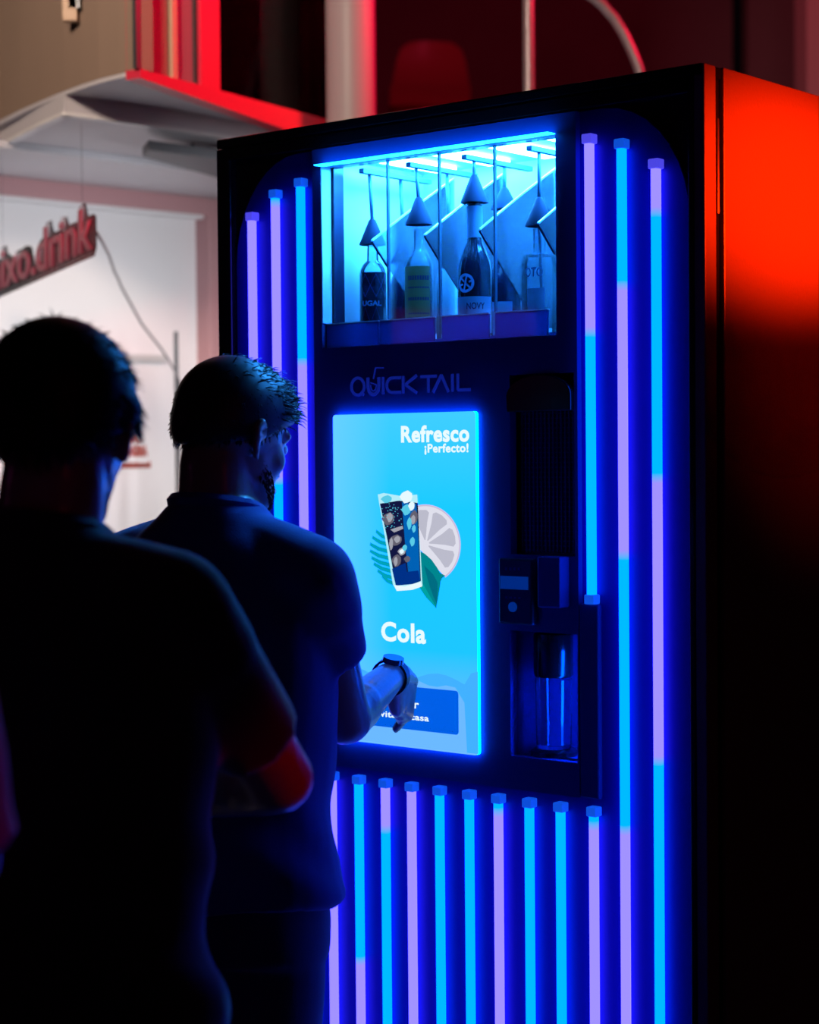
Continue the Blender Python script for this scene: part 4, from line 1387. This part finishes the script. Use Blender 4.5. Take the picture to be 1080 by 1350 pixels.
def person(name, label, loc, face, headcfg, arms, cloth, pants, hair, voxel, seed, girth=1.0, sleeve_len=0.72, hem=0.90, hands=None, beard=False, lean=0.0):
    """arms: for each side (+1 right, -1 left) shoulder, elbow, wrist in local coordinates (x right, y forward)"""
    t = thing(name, label, 'person', loc, -face)
    h = Head(*headcfg)
    body, shirt, trousers = MB(), MB(), MB()
    ly = lambda z: lean * max(0.0, z - 0.95)
    body.loft([ering((0, y + ly(z), z), a * girth * 0.97, b * girth * 0.97) for z, y, a, b in TORSO])
    body.capsule((0, -0.012 + ly(1.46), 1.44), h(0, -0.022, -0.05), 0.064, 0.057, 20)
    head_shapes(body, h)
    legs(trousers, body, 1.0)
    trousers.loft([ering((0, -0.004, 0.84), 0.180, 0.126), ering((0, -0.005, 0.90), 0.182, 0.132), ering((0, -0.003, 0.99), 0.164, 0.122), ering((0, 0, 1.03), 0.158, 0.114)])
    # shirt: looser than the body, straight hem, cut at the collar
    sh = []
    for z, y, a, b in TORSO:
        if z < hem - 0.02:
            continue
        loose = 0.016 + 0.016 * max(0.0, min(1.0, (1.25 - z) / 0.3))
        if z > 1.41:
            loose = 0.012
        if z < 1.52:
            sh.append((z, y + ly(z), a * girth + loose, b * girth + loose))
    z0, y0, a0, b0 = sh[0]
    sh = [(hem, y0, a0 + 0.002, b0 + 0.002)] + [q for q in sh if q[0] > hem + 0.03] + [(1.530, -0.018 + ly(1.53), 0.070, 0.070)]
    shirt.loft([ering((0, y, z), a, b) for z, y, a, b in sh])
    for s in (-1, 1):
        S, E, Wp = [Vector(q) for q in arms[s]]
        body.capsule((s * 0.05, -0.015 + ly(1.43), 1.435), S, 0.058, 0.056, 18)
        body.capsule(S, E, 0.050, 0.041, 18)
        body.capsule(E, Wp, 0.042, 0.027, 18)
        fm = E.lerp(Wp, 0.3)
        body.capsule(E.lerp(Wp, 0.03), fm, 0.041, 0.0395, 16)
        shirt.capsule((s * 0.045, -0.016 + ly(1.46), 1.462), S, 0.064, 0.066, 20)
        hem_p = S.lerp(E, sleeve_len)
        shirt.capsule(S, S.lerp(E, 0.25), 0.068, 0.068, 20)
        shirt.cone(S, hem_p, 0.068, 0.061, 24)
        if hands and s in hands:
            hands[s](body, Wp)
        else:
            d = (Wp - E).normalized()
            relaxed_hand(body, Wp + d * 0.012, d, Vector((-s, 0.2, 0)))
    b = remeshed(body, 'body', M['skin'], t, voxel, 5)
    eyes(h, t)
    remeshed(shirt, 'shirt', cloth, t, 0.0075, 5, disp=folds(0.0085, seed))
    remeshed(trousers, 'trousers', pants, t, 0.009, 5, disp=folds(0.006, seed + 5))
    shoes(t)
    # collar
    mb = MB()
    rings = []
    for k in range(33):
        a = 2 * math.pi * k / 32
        c = Vector((0.069 * math.cos(a), -0.018 + ly(1.53) + 0.069 * math.sin(a), 1.528 - 0.012 * math.sin(a)))
        o = Vector((math.cos(a), math.sin(a), 0))
        rings.append([c + o * 0.004 + Vector((0, 0, -0.012)), c + o * 0.006, c - o * 0.001 + Vector((0, 0, 0.008)), c - o * 0.004 + Vector((0, 0, 0.0))])
    mb.loft(rings, caps=False)
    mb.build('collar', cloth, t, smooth='auto')
    hair(h, t)
    return t, h


def to_local(p, loc, face):
    q = Vector(p) - Vector(loc)
    q.z = p.z
    return Euler((0, 0, face)).to_matrix() @ q


# ---------------------------------------------------------------- man at the screen
A_LOC, A_FACE = Vector((-0.300, 2.93, 0)), math.radians(32)
la = lambda px, py, d: to_local(at(px, py, d), A_LOC, A_FACE)


def lineA(y, ax):
    if y < 0:
        return -0.86 + (y + 1) * 0.44
    return -0.42 + y * 0.75 if y < 0.75 else 0.14 + (y - 0.75) * 1.4


def thickA(n):
    top = max(0.0, n.z)
    front = max(0.0, n.y) ** 1.5 * max(0.0, n.z + 0.25)
    return 0.0050 + 0.009 * top + 0.026 * front


def lenA(n, r):
    if n.y > 0.25 and n.z > 0.1:
        return 0.010 + 0.014 * r.random() * max(0.3, n.y), (n.x * 0.4, n.y * 0.5 + 0.5, 0.1)
    if n.z > 0.4:
        return 0.010 + 0.005 * r.random(), (n.x * 0.4, n.y * 0.3 + 0.8, n.z * 0.15)
    return 0.004 + 0.003 * r.random(), (n.x * 0.35, n.y * 0.35, -0.9)


def hairA(h, t):
    hair_cap(h, t, M['hair_brown'], lineA, thickA, 2200, lenA, 3)
    # beard
    mb = MB()
    rb = np.random.default_rng(5)
    for i in range(900):
        a = (rb.random() * 2 - 1)
        ang = a * 1.75
        jx, jy = 0.058 * math.sin(ang), 0.030 + 0.058 * math.cos(ang)
        zz = -0.108 + 0.034 * rb.random() + 0.050 * abs(a) ** 2
        nrm = Vector((math.sin(ang), math.cos(ang) * 0.9, -0.35)).normalized()
        p = Vector((jx, jy, zz))
        d = (nrm * 0.6 + Vector((0, 0.1, -0.8)) + Vector(rb.normal(size=3)) * 0.15).normalized()
        q = p + d * (0.005 + 0.005 * rb.random())
        s = Vector((0.0012, 0, 0)) if abs(d.x) < 0.8 else Vector((0, 0.0012, 0))
        u = nrm * 0.0010
        mb.add([h(*(p - s)), h(*(p + s)), h(*(p + u * 2)), h(*q)], [(0, 1, 3), (1, 2, 3), (2, 0, 3)])
    o = mb.build('beard', M['beard'], t, fix=False)
    o['kind'] = 'stuff'


A_SH = Vector((0.172, 0.005, 1.415))
A_EL = la(455, 948, 2.99)
A_WR = la(514, 893, 3.235)


def handA(mb, Wp):
    W = la(523, 893, 3.262)
    K = la(534, 920, 3.312)
    mb.capsule(Wp, W, 0.027, 0.024, 14, 3)
    tips = [(la(538, 940, 3.358), la(522, 961, 3.3815)),
            (la(538, 944, 3.345), la(528, 950, 3.335)),
            (la(534, 946, 3.330), la(525, 945, 3.315)),
            (la(530, 944, 3.312), la(523, 938, 3.300))]
    n = Euler((0, 0, A_FACE)).to_matrix() @ Vector((-0.5, 0.8, -0.3))
    ax = (K - W).normalized()
    n = (n - ax * n.dot(ax)).normalized()
    hand(mb, W, K, n, tips, (la(522, 903, 3.268), la(521, 922, 3.300), la(521, 934, 3.318)), 1.2)


tA, hA = person('person', 'man in navy t-shirt with short dark hair touching the lit screen', A_LOC, A_FACE,
                ((-0.001, 0.045, 1.630), math.radians(9), math.radians(17)),
                {1: (A_SH, A_EL, A_WR), -1: ((-0.190, 0.0, 1.415), (-0.225, -0.02, 1.125), (-0.20, 0.16, 0.93))},
                M['navy_cloth'], M['denim'], hairA, 0.0055, 21, 1.03, 0.55, 0.925, {1: handA}, lean=0.03)
# watch on the wrist
wd = (A_WR - A_EL).normalized()
wc = A_WR + wd * 0.004
wx = wd.cross(Vector((0, 0, 1))).normalized()
wz = wx.cross(wd).normalized()
mb = MB()
rings = []
for k in range(25):
    a = 2 * math.pi * k / 24
    o = wx * math.cos(a) + wz * math.sin(a)
    rings.append([wc + o * 0.0285 - wd * 0.010, wc + o * 0.0325 - wd * 0.010, wc + o * 0.0325 + wd * 0.010, wc + o * 0.0285 + wd * 0.010])
mb.loft(rings, caps=False)
wt = mb.build('watch', M['watch_band'], tA, smooth='auto')
fd = (wz * 0.9 + wx * 0.2).normalized()
mb = MB()
mb.cone(wc + fd * 0.026, wc + fd * 0.0355, 0.019, 0.018, 24)
mb.build('watch_case', M['watch_face'], wt, smooth='auto')

# ---------------------------------------------------------------- man queueing behind him
B_LOC, B_FACE = Vector((-0.402, 2.10, 0)), math.radians(22)
lb = lambda px, py, d: to_local(at(px, py, d), B_LOC, B_FACE)


def lineB(y, ax):
    if y < 0:
        return -0.84 + (y + 1) * 0.58
    return -0.22 + y * 0.10 if y < 0.55 else -0.165 + (y - 0.55) * 1.1


def thickB(n):
    return 0.010 + 0.006 * max(0.0, n.z) + 0.012 * max(0.0, n.y) * max(0.0, n.z + 0.3) + (0.006 if n.z < 0.1 and n.y > -0.2 else 0.0) * abs(n.x)


def lenB(n, r):
    if n.z > 0.3:
        return 0.006 + 0.006 * r.random(), (n.x * 0.7, n.y * 0.5 + 0.4, n.z * 0.05 - 0.2)
    return 0.009 + 0.009 * r.random(), (n.x * 0.25, n.y * 0.25 + 0.2, -0.9)


def hairB(h, t):
    hair_cap(h, t, M['hair'], lineB, thickB, 1800, lenB, 9)


B_SH = Vector((0.156, 0.0, 1.436))
B_EL = lb(368, 1026, 2.24)
B_WR = lb(285, 1050, 2.44)
tB, hB = person('person', 'man in black t-shirt with thick black hair queueing nearest the frame edge', B_LOC, B_FACE,
                ((0.004, 0.020, 1.628), math.radians(-20), math.radians(8)),
                {1: (B_SH, B_EL, B_WR), -1: ((-0.188, 0.0, 1.425), (-0.30, 0.03, 1.18), (-0.08, 0.20, 1.20))},
                M['black_cloth'], M['denim'], hairB, 0.007, 33, 1.0, 0.74, 0.88)
tB['label'] = 'man in black t-shirt with thick black hair waiting behind the man in navy'

# ---------------------------------------------------------------- third person, mostly out of the frame
C_LOC, C_FACE = Vector((-0.575, 1.55, 0)), math.radians(24)
lc = lambda px, py, d: to_local(at(px, py, d), C_LOC, C_FACE)


def lenC(n, r):
    return 0.010 + 0.010 * r.random(), (n.x * 0.8, n.y * 0.5, n.z * 0.4 - 0.3)


def hairC(h, t):
    hair_cap(h, t, M['hair'], lineB, lambda n: 0.012, 900, lenC, 17)


tC, hC = person('person', 'person in pink sleeve cut off by the frame edge, behind the black shirt man', C_LOC, C_FACE,
                ((0.0, 0.02, 1.632), 0.0, math.radians(6)),
                {1: (Vector((0.190, 0.0, 1.440)), lc(-68, 1130, 1.50), lc(-150, 1180, 1.70)), -1: ((-0.188, 0.0, 1.425), (-0.235, -0.01, 1.14), (-0.19, 0.2, 1.02))},
                M['pink_cloth'], M['denim'], hairC, 0.008, 44, 1.03, 0.98, 0.92)
